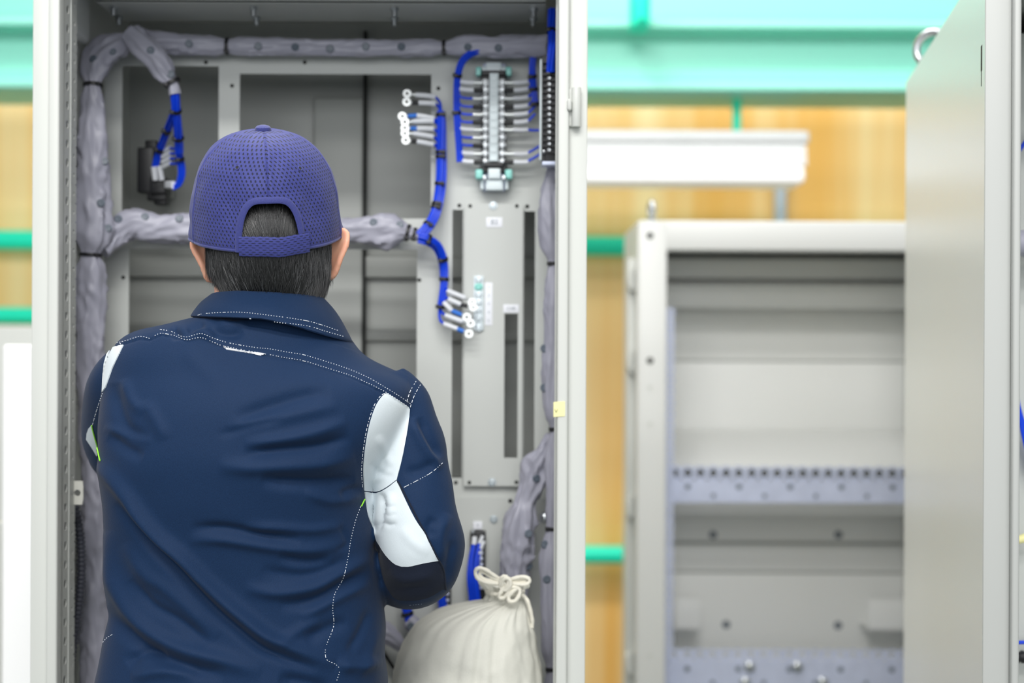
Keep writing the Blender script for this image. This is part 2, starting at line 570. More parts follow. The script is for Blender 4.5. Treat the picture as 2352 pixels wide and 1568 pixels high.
# ------------------------------------------------------------------ steel cabinets
def grid_plate(xs, zs, y0, y1, holes):
    """flat plate x0..x1 / z0..z1 between y0 (front) and y1 with rectangular openings"""
    X = sorted(set([xs[0], xs[1]] + [h[0] for h in holes] + [h[1] for h in holes]))
    Z = sorted(set([zs[0], zs[1]] + [h[2] for h in holes] + [h[3] for h in holes]))
    X = [x for x in X if xs[0] - 1e-9 <= x <= xs[1] + 1e-9]
    Z = [z for z in Z if zs[0] - 1e-9 <= z <= zs[1] + 1e-9]
    nx, nz = len(X), len(Z)
    solid = [[not any(h[0] < (X[i] + X[i + 1]) / 2 < h[1] and h[2] < (Z[k] + Z[k + 1]) / 2 < h[3] for h in holes) for k in range(nz - 1)] for i in range(nx - 1)]
    m = MB()
    vs = [(X[i], y, Z[k]) for y in (y0, y1) for i in range(nx) for k in range(nz)]
    id_ = lambda s, i, k: s * nx * nz + i * nz + k
    fs = []
    for i in range(nx - 1):
        for k in range(nz - 1):
            if not solid[i][k]: continue
            for s in (0, 1):
                fs.append((id_(s, i, k), id_(s, i + 1, k), id_(s, i + 1, k + 1), id_(s, i, k + 1)))
            for (di, dk, a, b_) in ((-1, 0, (i, k), (i, k + 1)), (1, 0, (i + 1, k), (i + 1, k + 1)), (0, -1, (i, k), (i + 1, k)), (0, 1, (i, k + 1), (i + 1, k + 1))):
                ii, kk = i + di, k + dk
                if not (0 <= ii < nx - 1 and 0 <= kk < nz - 1 and solid[ii][kk]):
                    fs.append((id_(0, *a), id_(0, *b_), id_(1, *b_), id_(1, *a)))
    m.add(vs, fs)
    return m

def hole_strip(o, du, dv, n, u0, u1, pitch, r, thick, seg=16):
    """strip with a row of round holes: origin o, across du (u0..u1), along dv (n cells of pitch)"""
    o, du, dv = Vector(o), Vector(du), Vector(dv)
    nn = du.cross(dv).normalized() * thick
    m = MB()
    cu = (u0 + u1) / 2
    for c in range(n):
        cv = (c + .5) * pitch
        inner, outer = [], []
        for j in range(seg):
            a = 2 * PI * j / seg
            x, y = math.cos(a), math.sin(a)
            k = min((u1 - u0) / 2 / max(abs(x), 1e-9), pitch / 2 / max(abs(y), 1e-9))
            inner.append((cu + r * x, cv + r * y))
            outer.append((cu + k * x, cv + k * y))
        vs, fs = [], []
        for s in (0, 1):
            vs += [o + du * p[0] + dv * p[1] + nn * s for p in inner]
            vs += [o + du * p[0] + dv * p[1] + nn * s for p in outer]
        for j in range(seg):
            k = (j + 1) % seg
            fs += [(j, k, seg + k, seg + j), (2 * seg + j, 3 * seg + j, 3 * seg + k, 2 * seg + k), (j, 2 * seg + j, 2 * seg + k, k)]
        # square the corners
        for (sx, sy) in ((1, 1), (-1, 1), (-1, -1), (1, -1)):
            pass
        m.add(vs, fs)
    return m

def shell(root, W, D, H, strip, lip, mats, foot=.06, lipd=.013, back=True):
    """open-fronted cabinet in local space: x 0..W, y 0 (front) .. D, z foot..H"""
    cab, side, rear = mats
    t = .0025
    MB().box(0, W, 0, D, 0, foot, .003).build('plinth', M['hose'], root, local=True)
    for x0, x1 in ((0, t), (W - t, W)):
        MB().box(x0, x1, .004, D, foot, H).build('side_panel', side, root, False, local=True)
    MB().box(t, W - t, .004, D, H - t, H).build('roof', cab, root, False, local=True)
    MB().box(t, W - t, .004, D, foot, foot + t).build('bottom_panel', cab, root, False, local=True)
    if back:
        MB().box(t, W - t, D - t, D, foot + t, H - t).build('back_panel', rear, root, False, local=True)
    m = MB()
    m.box(0, strip, 0, .004, foot, H, .0015).box(W - strip, W, 0, .004, foot, H, .0015)
    m.box(strip, W - strip, 0, .004, H - strip, H, .0015).box(strip, W - strip, 0, .004, foot, foot + strip, .0015)
    m.build('front_frame', cab, root, local=True)
    m = MB()
    a, b_ = strip, strip + lip
    m.box(a, b_, -lipd, .02, foot + a, H - a, .003).box(W - b_, W - a, -lipd, .02, foot + a, H - a, .003)
    m.box(b_ - .003, W - b_ + .003, -lipd, .02, H - b_, H - a, .003).box(b_ - .003, W - b_ + .003, -lipd, .02, foot + a, foot + b_, .003)
    m.build('door_lip', cab, root, local=True)

def eye_bolt(root, x, y, z, axis, R=.027, r=.0065):
    m = MB()
    m.torus((x, y, z + .014 + R), axis, R, r, 32, 12)
    m.lathe((x, y, z), (0, 0, 1), [(0, .001), (0, .017), (.006, .017), (.010, .010), (.018, .008)], 20)
    m.build('eye_bolt', M['steel'], root, local=True)

def text(s, size, origin, parent, m, name='lettering'):
    """small flat lettering facing the photographer, centred on origin (world)"""
    c = bpy.data.curves.new(name, 'FONT')
    c.body = s
    c.size = size
    c.align_x = 'CENTER'
    c.align_y = 'CENTER'
    c.extrude = .0001
    tmp = bpy.data.objects.new('tmp', c)
    COL.objects.link(tmp)
    dg = bpy.context.evaluated_depsgraph_get()
    me = bpy.data.meshes.new_from_object(tmp.evaluated_get(dg))
    bpy.data.objects.remove(tmp)
    me.name = name
    me.transform(Matrix.Translation(Vector(origin) - world_of(parent)) @ Matrix.Rotation(PI / 2, 4, 'X'))
    me.materials.clear()
    me.materials.append(m)
    o = bpy.data.objects.new(name, me)
    COL.objects.link(o)
    o.parent = parent
    return o

def screw(root, p, r=.006, m='screwtop', name='screw', washer=0.0):
    p = Vector(p)
    mb = MB()
    h = 0.0
    if washer:
        mb.lathe(p, (0, -1, 0), [(0, washer), (.0014, washer), (.0018, washer * .92)], 24)
        h = .0016
    mb.lathe(p + Vector((0, -h, 0)), (0, -1, 0), [(0, r), (r * .35, r), (r * .6, r * .8), (r * .65, r * .62), (r * .4, r * .5), (r * .38, .0004)], 20)
    return mb.build(name, M[m], root)
def hole(root, p, r=.0035, name='screw_hole'):
    p = Vector(p)
    return MB().cyl(p + Vector((0, -.0004, 0)), p + Vector((0, .001, 0)), r, seg=16).build(name, M['hole'], root)

# ---- the wired cabinet the person works in
YF, YP = 2.0, 2.29
CX0, CX1, CD, CH = x_at(72, YF), x_at(1347, YF), .50, 2.0
STRIP, LIP = .0262, .0155
cabinet = thing('wiring_cabinet', (CX0, YF, 0), 'open beige grey steel cabinet being wired by the man in navy', 'cabinet')
CW = CX1 - CX0
shell(cabinet, CW, CD, CH, STRIP, LIP, (M['cab'], M['cab'], M['rear']))
# rear inside: a raised channel and door seams
YR = YF + CD - .004
MB().box(x_at(720, YR), x_at(836, YR), YR - .019, YR - .001, .2, z_at(228, YR), .006).build('rear_channel', M['rear'], cabinet)
for (pa, pb, py) in ((120, 838, 748), (838, 1240, 762)):
    MB().box(x_at(pa, YR), x_at(pb, YR), YR - .010, YR - .001, z_at(py - 4, YR) - .02, z_at(py - 4, YR), .003).build('rear_rail', M['rear'], cabinet)
MB().box(x_at(838, YR) - .0025, x_at(838, YR) + .0025, YR - .02, YR - .001, .2, 1.98).build('rear_seam', M['hole'], cabinet)
MB().box(x_at(120, YR), x_at(1240, YR), YR - .014, YR - .001, z_at(640, YR), z_at(590, YR), .004).build('rear_rail', M['rear'], cabinet)

def R(x0, x1, y0, y1, Y=YP):
    return (x_at(x0, Y, (y0 + y1) / 2), x_at(x1, Y, (y0 + y1) / 2), z_at(y1, Y), z_at(y0, Y))
cut = [R(280, 502, 155, 503), R(550, 990, 172, 503), R(295, 957, 574, 1150), R(1038, 1062, 482, 1098), R(1203, 1228, 485, 1098), R(1150, 1192, 715, 1056)]
PX0, PX1 = x_at(238, YP), x_at(1262, YP)
grid_plate((PX0, PX1), (.9, z_at(99, YP)), YP, YP + .003, cut).build('mounting_plate', M['plate'], cabinet, False)
# folded step of the lower plate
YL = YP - .003
grid_plate((PX0 + .004, PX1 - .002), (.62, z_at(1142, YP)), YL, YL + .0028, []).build('lower_plate', M['plate'], cabinet, False)
# cover plate with slot and its screws
YC = YP - .011
cv = R(1066, 1200, 468, 1116, YC)
cover = grid_plate((cv[0], cv[1]), (cv[2], cv[3]), YC, YC + .0025, [R(1158, 1189, 720, 1051, YC)]).build('cover_plate', M['plate'], cabinet, False)
for (px, py) in ((1080, 473), (1187, 473), (1078, 1108), (1186, 1107)): hole(cabinet, P(px, py, YC), .003)
for (px, py) in ((1055, 472), (1211, 474), (1047, 1108), (533, 197), (1007, 203), (473, 143), (963, 643), (283, 637), (700, 143)): hole(cabinet, P(px, py, YP), .0032)
hole(cabinet, P(1172, 1150, YL), .0034)
for (px, py, Y) in ((1133, 472, YC), (1130, 1107, YC), (1134, 1192, YL)): screw(cabinet, P(px, py, Y), .0045, washer=.0066)
for (a, b_, s) in (((1117, 499), (1154, 522), 'B2'), ((1156, 699), (1192, 718), 'CXB'), ):
    p0, p1 = P(a[0], a[1], YC), P(b_[0], b_[1], YC)
    lb = MB().box(p0.x, p1.x, YC - .0008, YC, p1.z, p0.z, .0003).build('label_tag', M['label'], cabinet)
    text(s, .011 if s == 'B2' else .007, ((p0.x + p1.x) / 2, YC - .001, (p0.z + p1.z) / 2), lb, M['ink'])
p0, p1 = P(1114, 649, YC), P(1131, 747, YC)
lb = MB().box(p0.x, p1.x, YC - .0008, YC, p1.z, p0.z, .0003).build('label_tag', M['label'], cabinet)
for i, ch in enumerate('12345'):
    text(ch, .006, ((p0.x + p1.x) / 2, YC - .001, p0.z - (p0.z - p1.z) * (i + .55) / 5.1), lb, M['ink'])
p0, p1 = P(1087, 1197, YL), P(1108, 1215, YL)
lb = MB().box(p0.x, p1.x, YL - .004, YL, p1.z, p0.z, .0006).build('label_tag', M['label'], cabinet)
text('Y', .007, ((p0.x + p1.x) / 2, YL - .0042, (p0.z + p1.z) / 2), lb, M['ink'])
# perforated side rails just inside the opening
rail_x0, rail_x1 = CX0 + STRIP + LIP - .001, CX1 - STRIP - LIP + .001
for sx, xr in ((1, rail_x0), (-1, rail_x1)):
    m = hole_strip((xr, YF + .008, .1), (0, 1, 0), (0, 0, 1), 69, .0, .028, .0272, .0062, .0016)
    m2 = hole_strip((xr + sx * .0005, YF + .040, .1 + .0136), (0, 1, 0), (0, 0, 1), 68, .0, .024, .0272, .0032, .0016)
    m.add(m2.v, m2.f)
    m.box(min(xr, xr - sx * .012), max(xr, xr - sx * .012), YF + .063, YF + .0646, .1, 1.96)
    m.box(min(xr, xr + sx * .003), max(xr, xr + sx * .003), YF + .0345, YF + .0405, .1, 1.96, .001)
    m.build('perforated_rail', M['cab'], cabinet, False)
Yt = YF + .062
p0, p1 = P(166, 1104, Yt), P(192, 1158, Yt)
m = hole_strip((p0.x, Yt, p1.z), (1, 0, 0), (0, 0, 1), 1, 0, p1.x - p0.x, p0.z - p1.z, .0048, .003)
tab = m.build('bracket_tab', M['sand'], cabinet, False)
# tray under the roof with its hanging bolts
zt, ya, yb2 = 1.953, 2.16, 2.283
MB().box(x_at(218, ya), x_at(1250, ya), ya, yb2, zt, zt + .0025).box(x_at(218, ya), x_at(1250, ya), ya, ya + .0025, zt - .001, zt + .009).build('roof_tray', M['plate'], cabinet, False)
for i, px in enumerate((262, 582, 904, 1222)):
    for Y, dx in ((2.19, 0), (2.255, 0)):
        x = x_at(px, 2.2) if Y < 2.2 else x_at(px + (8 if i == 0 else 4 if i == 1 else -1), 2.255)
        MB().cyl((x, Y, zt + .004), (x, Y, zt - .014), .0042, seg=12).cyl((x, Y, zt - .005), (x, Y, zt), .0065, seg=6).build('hanging_bolt', M['steel'], cabinet)
# gusset at the upper corner and its twin
for sx, xw in ((1, CX0 + .003), (-1, CX1 - .003)):
    MB().box(min(xw, xw + sx * .02), max(xw, xw + sx * .02), 2.08, 2.2, 1.895, 1.99, .012).build('corner_gusset', M['plate'], cabinet)
# hinge knuckle left on the empty door side
xh0, xh1 = x_at(1313, YF - .012, 245), x_at(1335, YF - .012, 245)
zh0, zh1 = z_at(290, YF - .012), z_at(199, YF - .012)
hg = MB().cyl(((xh0 + xh1) / 2, YF - .008, zh0), ((xh0 + xh1) / 2, YF - .008, zh1), (xh1 - xh0) / 2, seg=28, bev=.001).build('hinge', M['cab'], cabinet)
MB().box(x_at(1301, YF), xh0 + .004, YF - .006, YF + .002, zh0 + .001, zh1 - .001, .002).build('hinge_leaf', M['cab'], hg)
MB().box(x_at(1299, YF), x_at(1310, YF), YF - .018, YF - .002, z_at(258, YF), z_at(230, YF), .004).build('hinge_stop', M['cab'], hg)
# note stuck around the lip of the right stile
xl0, xl1 = x_at(1274, YF - .0135), x_at(1298, YF - .0135)
yl = YF - .0136
zl0, zl1 = z_at(957, yl), z_at(923, yl)
nt_ = thing('paper_note', ((xl0 + xl1) / 2, yl, zl0), 'small pale yellow paper note stuck on the cabinet stile', 'note')
ns = MB()
ns.rings([[(xl0 - .0012, yl + .004, z), (xl0 - .0012, yl - .0002, z), (xl0, yl - .0006, z + .0003), (xl1, yl - .0006, z + .0014), (xl1, yl + .0001, z + .0014), (xl0, yl + .0001, z + .0003), (xl0, yl + .004, z)] for z in (zl0, zl1)])
nb = ns.build('note_sheet', M['yellow'], nt_, False)
text('V', .008, (xl0 + .0025, yl - .0009, zl0 + .008), nb, M['darkink'])

# ---- the neighbouring cabinet, turned a little, its glossy side towards us
ang = -math.atan2(.14, .875)
nx, ny = x_at(2260, 1.83), 1.83
NW, ND, NH = .7, .886, 1.935
neigh = thing('steel_cabinet', (nx, ny, 0), 'tall grey cabinet with glossy blank side panel at right edge', 'cabinet')
neigh.rotation_euler = (0, 0, ang)
shell(neigh, NW, ND, NH, .033, .0095, (M['cab2'], M['side'], M['rear']), lipd=.014)
eye_bolt(neigh, .035, ND - .10, NH, (.55, 1, 0), .030, .0072)
eye_bolt(neigh, NW - .06, ND - .10, NH, (.55, 1, 0), .030, .0072)
# keyhole slot in the side panel
kh = MB().box(-.0004, .003, .022, .034, 1.795, 1.830, .0055).box(-.0004, .003, .025, .031, 1.775, 1.80, .0029)
kh.build('keyhole_slot', M['hole'], neigh, local=True)
MB().box(.01, NW - .01, .30, .303, .1, 1.9).build('mounting_plate', M['plate'], neigh, False, local=True)

# ---- the bare cabinet standing further back
YW = 3.6
wx0 = x_at(1465, YW)
WW, WD, WH = .8, .45, z_at(505, YW)
bare = thing('bare_cabinet', (wx0, YW, 0), 'empty off white cabinet frame with galvanised rails in front of tan wall', 'cabinet')
def zb(py, Y): return z_at(py, Y)
sw = 66 * YW / FPX
MB().box(0, WW, 0, WD, 0, .1, .004).build('plinth', M['hose'], bare, local=True)
m = MB().box(0, sw, 0, .05, .1, WH, .004).box(WW - sw, WW, 0, .05, .1, WH, .004)
m.box(sw - .003, WW - sw + .003, 0, .05, zb(573, YW), WH, .004)
m.build('front_frame', M['white_frame'], bare, local=True)
MB().box(0, .003, .05, WD, .1, WH - .002).build('side_panel', M['white_frame'], bare, False, local=True)
MB().box(WW - .003, WW, .05, WD, .1, WH - .002).build('side_panel', M['white_frame'], bare, False, local=True)
MB().box(.003, WW - .003, .05, WD, WH - .05, WH - .002).build('roof', M['inner'], bare, False, local=True)
# perforated vent strip under the roof
vs_ = MB()
for r_ in range(3):
    s_ = hole_strip((sw, .06 + r_ * .022, zb(573, YW) + .004), (0, 1, 0), (1, 0, 0), 44, 0, .022, (WW - 2 * sw) / 44, .0058, .0015, 10)
    vs_.add(s_.v, s_.f)
vs_.build('vent_strip', M['white_frame'], bare, False, local=True)
yk = WD - .004
YB = YW + WD
def bandz(a, b_, Y): return zb(b_, Y), zb(a, Y)
for (a, b_) in ((590, 824), (829, 1240), (1248, 1308), (1314, 1700)):
    z0, z1 = bandz(a, b_, YB)
    MB().box(.003, WW - .003, yk, WD, z0, z1, .0015).build('back_panel', M['inner'], bare, local=True)
MB().box(.003, WW - .003, WD, WD + .003, .1, WH).build('rear_skin', M['rear'], bare, False, local=True)
def rail(a, b_, ya, d, name, m, bev=.002):
    z0, z1 = bandz(a, b_, YW + ya)
    return MB().box(.004, WW - .004, ya, ya + d, z0, z1, bev).build(name, M[m], bare, local=True)
rail(650, 703, .30, .12, 'rear_rail', 'inner')
rail(592, 638, .35, .09, 'rear_rail', 'inner')
rail(1152, 1180, .30, .13, 'rear_rail', 'inner')
# sloping shelf behind the perforated rail
ys0, ys1 = .17, .44
s0, s1 = zb(1070, YW + ys0), zb(985, YW + ys1)
MB().rings([[(x, ys0, s0), (x, ys1, s1), (x, ys1, s1 - .004), (x, ys0, s0 - .004)] for x in (.004, WW - .004)]).build('shelf', M['inner'], bare, False, local=True)
def zinc_rail(a, mid, b_, ya, n):
    z0, z1 = bandz(mid, b_, YW + ya)
    zt_ = zb(a, YW + ya)
    w = WW - 2 * sw + .02
    x0 = sw - .01
    s_ = hole_strip((x0, ya + .004, z1), (0, 0, 1), (1, 0, 0), n, 0, zt_ - z1, w / n, (zt_ - z1) * .30, .002, 12)
    s_.box(x0, x0 + w, ya, ya + .002, z0, z1)
    s_.box(x0, x0 + w, ya, ya + .03, z0 - .002, z0)
    o = s_.build('perforated_rail', M['zinc'], bare, False, local=True)
    k = 0
    for i in range(1, n, 4):
        x = x0 + w * (i - .5) / n
        MB().cyl((x, ya - .0006, z1 - (z1 - z0) * .72), (x, ya + .001, z1 - (z1 - z0) * .72), .006).build('rail_hole', M['snap'], bare, local=True)
        MB().cyl((x + w * 2 / n, ya - .0006, z1 - (z1 - z0) * .3), (x + w * 2 / n, ya + .001, z1 - (z1 - z0) * .3), .0075).build('rail_hole', M['snap'], bare, local=True)
    return o
zinc_rail(1068, 1100, 1150, .15, 20)
zinc_rail(1488, 1512, 1585, .15, 20)
for px, py in ((1722, 1530), (1832, 1530), (1712, 1566), (1890, 1566)):
    p = P(px, py, YW + .148) - Vector((wx0, YW, 0))
    MB().lathe(p, (0, -1, 0), [(0, .014), (.004, .014), (.008, .008), (.009, .001)], 20).build('bolt', M['steel'], bare, local=True)
# galvanised upright at the left inside
px0, px1 = x_at(1531, YW + .12) - wx0, x_at(1549, YW + .12) - wx0
up = hole_strip((px0, .12, .12), (1, 0, 0), (0, 0, 1), 48, 0, px1 - px0, (zb(705, YW + .12) - .12) / 48, .0045, .002, 10)
up.box(px0 - .001, px0 + .001, .12, .2, .12, zb(705, YW + .12))
up.build('upright', M['zinc'], bare, False, local=True)
# angle brackets on the rear panel
for (a, b_) in ((1552, 1612), (1998, 2080)):
    xa_, xb_ = x_at(a, YB - .12) - wx0, x_at(b_, YB - .12) - wx0
    z0, z1 = bandz(1372, 1445, YB - .12)
    MB().box(xa_, xb_, WD - .12, WD - .117, z0, z1, .001).box(xa_, xb_, WD - .12, WD - .004, z0, z0 + .003).build('bracket', M['inner'], bare, local=True)
for (px, py) in ((1638, 1228), (1926, 1228), (1668, 1434), (1925, 1436)):
    p = P(px, py, YB - .006) - Vector((wx0, YW, 0))
    MB().cyl(p, p + Vector((0, .002, 0)), .011).build('screw_hole', M['snap'], bare, local=True)
for py in (541, 828, 890, 974, 1505):
    p = P(1493, py, YW) - Vector((wx0, YW, 0))
    MB().cyl(p + Vector((0, -.0006, 0)), p + Vector((0, .002, 0)), .0085 if py < 850 else .006).build('screw_hole', M['hole'] if py < 850 else M['cab'], bare, local=True)
eye_bolt(bare, x_at(1495, YW + .05) - wx0, .05, WH, (1, .12, 0), .019, .0075)
# the door edge behind its left stile, with hinges
xd0, xd1 = x_at(1440, YW + .12) - wx0, x_at(1459, YW + .12) - wx0
dr = MB().box(xd0, xd1, .10, .125, .12, zb(592, YW + .1), .003).build('door', M['cab'], bare, local=True)
for py in (640, 828, 1160, 1520):
    z = zb(py, YW + .08)
    MB().cyl((-.008, .075, z - .028), (-.008, .075, z + .028), .007).box(-.02, .0, .075, .11, z - .02, z + .02, .002).build('hinge', M['cab'], dr, local=True)
# ------------------------------------------------------------------ cloth cable sleeves
def nz(x, y, z): return noise.noise(Vector((x, y, z)))
def bvh_of(o):
    me = o.data
    w = world_of(o)
    return BVHTree.FromPolygons([v.co + w for v in me.vertices], [tuple(p.vertices) for p in me.polygons])

def add_tie(root, c, axis, r, w=.0032, head=True, sy=1.0):
    """cable tie around a bundle at world point c"""
    c, d = Vector(c), Vector(axis).normalized()
    a = Vector((0, -1, 0))
    a = (a - d * a.dot(d)).normalized()
    b = d.cross(a)
    def ring(rr, t): return [c + d * t + (a * math.cos(2 * PI * j / 28) * sy + b * math.sin(2 * PI * j / 28)) * rr for j in range(28)]
    m = MB().rings([ring(r - .001, -w), ring(r + .0008, -w), ring(r + .0014, 0), ring(r + .0008, w), ring(r - .001, w)])
    if head:
        q = c + a * r * sy * .72 + b * r * .72
        m.box(-.0035, .0035, -.003, .003, -.003, .003, .0008, M=Matrix.Translation(q))
    return m.build('cable_tie', M['tie'], root)

def sleeve(label, ctrl, ties=(), snaps=(), seed=0, wr=1.0, seg=44, squash=.82, tie_r=None):
    pts = []
    for (px, py, Y, r) in ctrl:
        p = P(px, py, Y)
        pts.append((p.x, p.y, p.z, r * Y / FPX))
    path = spline(pts, .0045)
    tiepos = [np.array(P(t[0], t[1], t[2])) for t in ties]
    n = len(path)
    cps = [Vector(q[:3]) for q in path]
    rr = [q[3] for q in path]
    arc = [0.0]
    for i in range(1, n): arc.append(arc[-1] + (cps[i] - cps[i - 1]).length)
    tidx = [int(np.argmin([np.linalg.norm(np.array(c) - t) for c in cps])) for t in tiepos]
    frames = []
    for i in range(n):
        t = (cps[min(i + 1, n - 1)] - cps[max(i - 1, 0)]).normalized()
        a = Vector((0, -1, 0))
        a = (a - t * a.dot(t)).normalized()
        frames.append((t, a, t.cross(a)))
    rings = []
    for i in range(n):
        t, a, b = frames[i]
        s = arc[i]
        near = min([abs(s - arc[k]) for k in tidx], default=9)
        pin = math.exp(-(near / .014) ** 2)
        row = []
        for j in range(seg):
            th = 2 * PI * j / seg
            c_, s_ = math.cos(th), math.sin(th)
            k1 = nz(s * 22 + seed * 7.1, c_ * .9 + seed, s_ * .9)
            k2 = nz(s * 46 + 1.6 * s_ + seed * 3.3, c_ * 1.4, s_ * 1.4 + seed)
            k3 = nz(s * 80 - 2.2 * c_ + seed, c_ * 2.2 + 9, s_ * 2.2)
            fold = (1 - abs(k2) * 2.4)
            k4 = nz(s * 9 + seed * 2.7, c_ * 1.7 + 3, s_ * 1.7 + seed)
            w = wr * (.18 * k1 + .22 * fold * (.45 + abs(k1)) - .09 + .05 * k3 + .14 * (1 - abs(k4) * 3))
            w = w * (1 - .6 * pin) + pin * .07 * math.cos(9 * th + seed)
            q = rr[i] * (1 - .30 * pin) * (1 + w)
            row.append(cps[i] + a * c_ * q * squash + b * s_ * q)
        rings.append(row)
    o = MB().rings(rings).build('cable_sleeve', M['vinyl'], None, ang=80)
    tag(o, label, 'cable sleeve', 'grey cloth cable sleeves inside the cabinet')
    bv = bvh_of(o)
    for k in tidx:
        add_tie(o, cps[k], frames[k][0], (tie_r or rr[k] * .80), w=.0026, sy=squash + .06)
    for (px, py) in snaps:
        h = bv.ray_cast(CAM, ray(px, py))
        if h[0] is None:
            continue
        d = (h[1] * .6 + Vector((0, -.8, .1))).normalized()
        if d.y > 0: d = -d
        MB().lathe(h[0] - d * .001, d, [(0, .0062), (.0018, .0062), (.0028, .0052), (.003, .003), (.0024, .0006)], 20).build('snap_button', M['snap'], o)
    return o

sleeve('thick grey cloth sleeve running up the left inner wall', [
    (222, 1720, 2.2, 34), (221, 1568, 2.2, 36), (219, 1400, 2.2, 36), (221, 1260, 2.2, 38), (226, 1140, 2.2, 36), (219, 1020, 2.2, 33), (210, 880, 2.2, 31),
    (208, 740, 2.2, 35), (208, 640, 2.2, 33), (208, 585, 2.2, 30), (213, 545, 2.2, 40), (216, 470, 2.2, 37), (213, 390, 2.2, 33), (213, 300, 2.2, 31), (212, 240, 2.2, 26), (213, 196, 2.2, 26),
    (219, 155, 2.21, 34), (243, 118, 2.22, 33), (280, 98, 2.23, 30), (312, 92, 2.24, 24)],
    ties=((208, 583, 2.2), (213, 196, 2.2), (300, 94, 2.236)), snaps=((258, 117), (214, 135), (232, 466), (248, 524), (240, 370)), seed=1)
sleeve('long dark grey cloth sleeve lying across under the cabinet roof', [
    (292, 82, 2.255, 20), (345, 94, 2.255, 24), (430, 103, 2.255, 23), (522, 106, 2.255, 23), (620, 108, 2.255, 20), (760, 110, 2.255, 19), (900, 110, 2.255, 20), (1020, 110, 2.255, 20),
    (1075, 106, 2.25, 26), (1140, 108, 2.25, 24), (1205, 106, 2.24, 26), (1262, 104, 2.22, 24)],
    ties=((524, 106, 2.255), (1022, 110, 2.255)), snaps=((434, 100), (593, 106), (678, 108), (758, 112), (840, 107), (922, 107), (1075, 108), (1145, 110)), seed=2, wr=.7)
sleeve('short grey cloth sleeve drooping off the roof sleeve with blue wires at its end', [
    (300, 76, 2.215, 24), (330, 108, 2.205, 27), (362, 140, 2.20, 27), (384, 176, 2.20, 24), (396, 190, 2.20, 17), (402, 217, 2.20, 14)],
    ties=((396, 190, 2.20),), snaps=((346, 116), (392, 170)), seed=3, wr=.8, tie_r=.0125)
sleeve('crumpled grey cloth sleeve running level behind the cap', [
    (226, 560, 2.215, 36), (268, 535, 2.23, 31), (310, 515, 2.235, 32), (360, 524, 2.24, 31), (420, 524, 2.24, 33), (500, 526, 2.245, 32), (600, 528, 2.245, 30), (700, 528, 2.245, 30), (790, 530, 2.245, 27),
    (850, 532, 2.245, 31), (905, 530, 2.245, 33), (930, 533, 2.245, 27), (943, 536, 2.245, 19), (962, 540, 2.245, 17)],
    ties=((938, 535, 2.245), (955, 539, 2.245)), snaps=((272, 503), (333, 498), (412, 502), (858, 510), (918, 516)), seed=4, wr=.95)
sleeve('tall grey cloth sleeve tied up the right inner wall', [
    (1275, 365, 2.18, 12), (1270, 400, 2.18, 17), (1262, 460, 2.18, 22), (1262, 520, 2.18, 25), (1268, 575, 2.18, 21), (1270, 605, 2.18, 15), (1271, 660, 2.18, 20), (1270, 760, 2.18, 21), (1268, 880, 2.18, 22),
    (1270, 950, 2.18, 19), (1273, 985, 2.18, 13), (1270, 1060, 2.18, 17), (1272, 1150, 2.18, 17), (1266, 1214, 2.18, 15), (1262, 1290, 2.18, 22), (1263, 1380, 2.18, 20), (1264, 1480, 2.18, 20), (1266, 1536, 2.18, 14), (1264, 1660, 2.18, 18)],
    ties=((1270, 605, 2.18), (1273, 985, 2.18), (1266, 1216, 2.18), (1266, 1535, 2.18)), snaps=((1252, 1250), (1256, 1330), (1250, 890), (1250, 800)), seed=5, wr=.8)
sleeve('bulging grey cloth sleeve branching off the right one behind the cotton bag', [
    (1268, 1000, 2.20, 12), (1250, 1040, 2.205, 20), (1232, 1075, 2.21, 31), (1222, 1108, 2.21, 27), (1206, 1146, 2.21, 22), (1198, 1190, 2.21, 32), (1190, 1250, 2.215, 36), (1184, 1310, 2.22, 31), (1182, 1370, 2.23, 28), (1178, 1480, 2.24, 26)],
    ties=(), snaps=((1232, 1098), (1214, 1225), (1214, 1300)), seed=6, wr=1.3)
sleeve('small pale grey cloth sleeve end low beside the jacket', [
    (845, 1432, 2.24, 18), (880, 1450, 2.24, 22), (908, 1472, 2.24, 19), (940, 1500, 2.245, 12), (985, 1530, 2.25, 14)], ties=((935, 1496, 2.245),), seed=7, wr=1.2)
sleeve('small grey cloth sleeve stub with blue wires beside the cotton bag', [
    (938, 1422, 2.25, 15), (952, 1436, 2.25, 18), (972, 1462, 2.255, 17), (1000, 1500, 2.26, 17)], snaps=((943, 1438),), seed=8, wr=1.0)

# corrugated hose in the lower left corner
pts = spline([P(172, 1160, 2.12), P(184, 1230, 2.12), P(187, 1310, 2.12), P(180, 1400, 2.12), P(166, 1490, 2.12), P(150, 1590, 2.12), P(146, 1700, 2.12)], .0016)
hs = MB().tube([Vector(p) for p in pts], [.0062 + .0009 * (1 if (i // 2) % 2 else -1) for i in range(len(pts))], 16).build('corrugated_hose', M['hose'], ang=80)
tag(hs, 'dark corrugated hose curving down beside the perforated left rail', 'hose')
bl = MB().tube(spline([P(870, 1480, 2.27), P(905, 1535, 2.27), P(950, 1600, 2.27)], .01), .0028, 10).build('black_cable', M['tie'])
tag(bl, 'thin black cable low between jacket and cotton bag', 'cable')

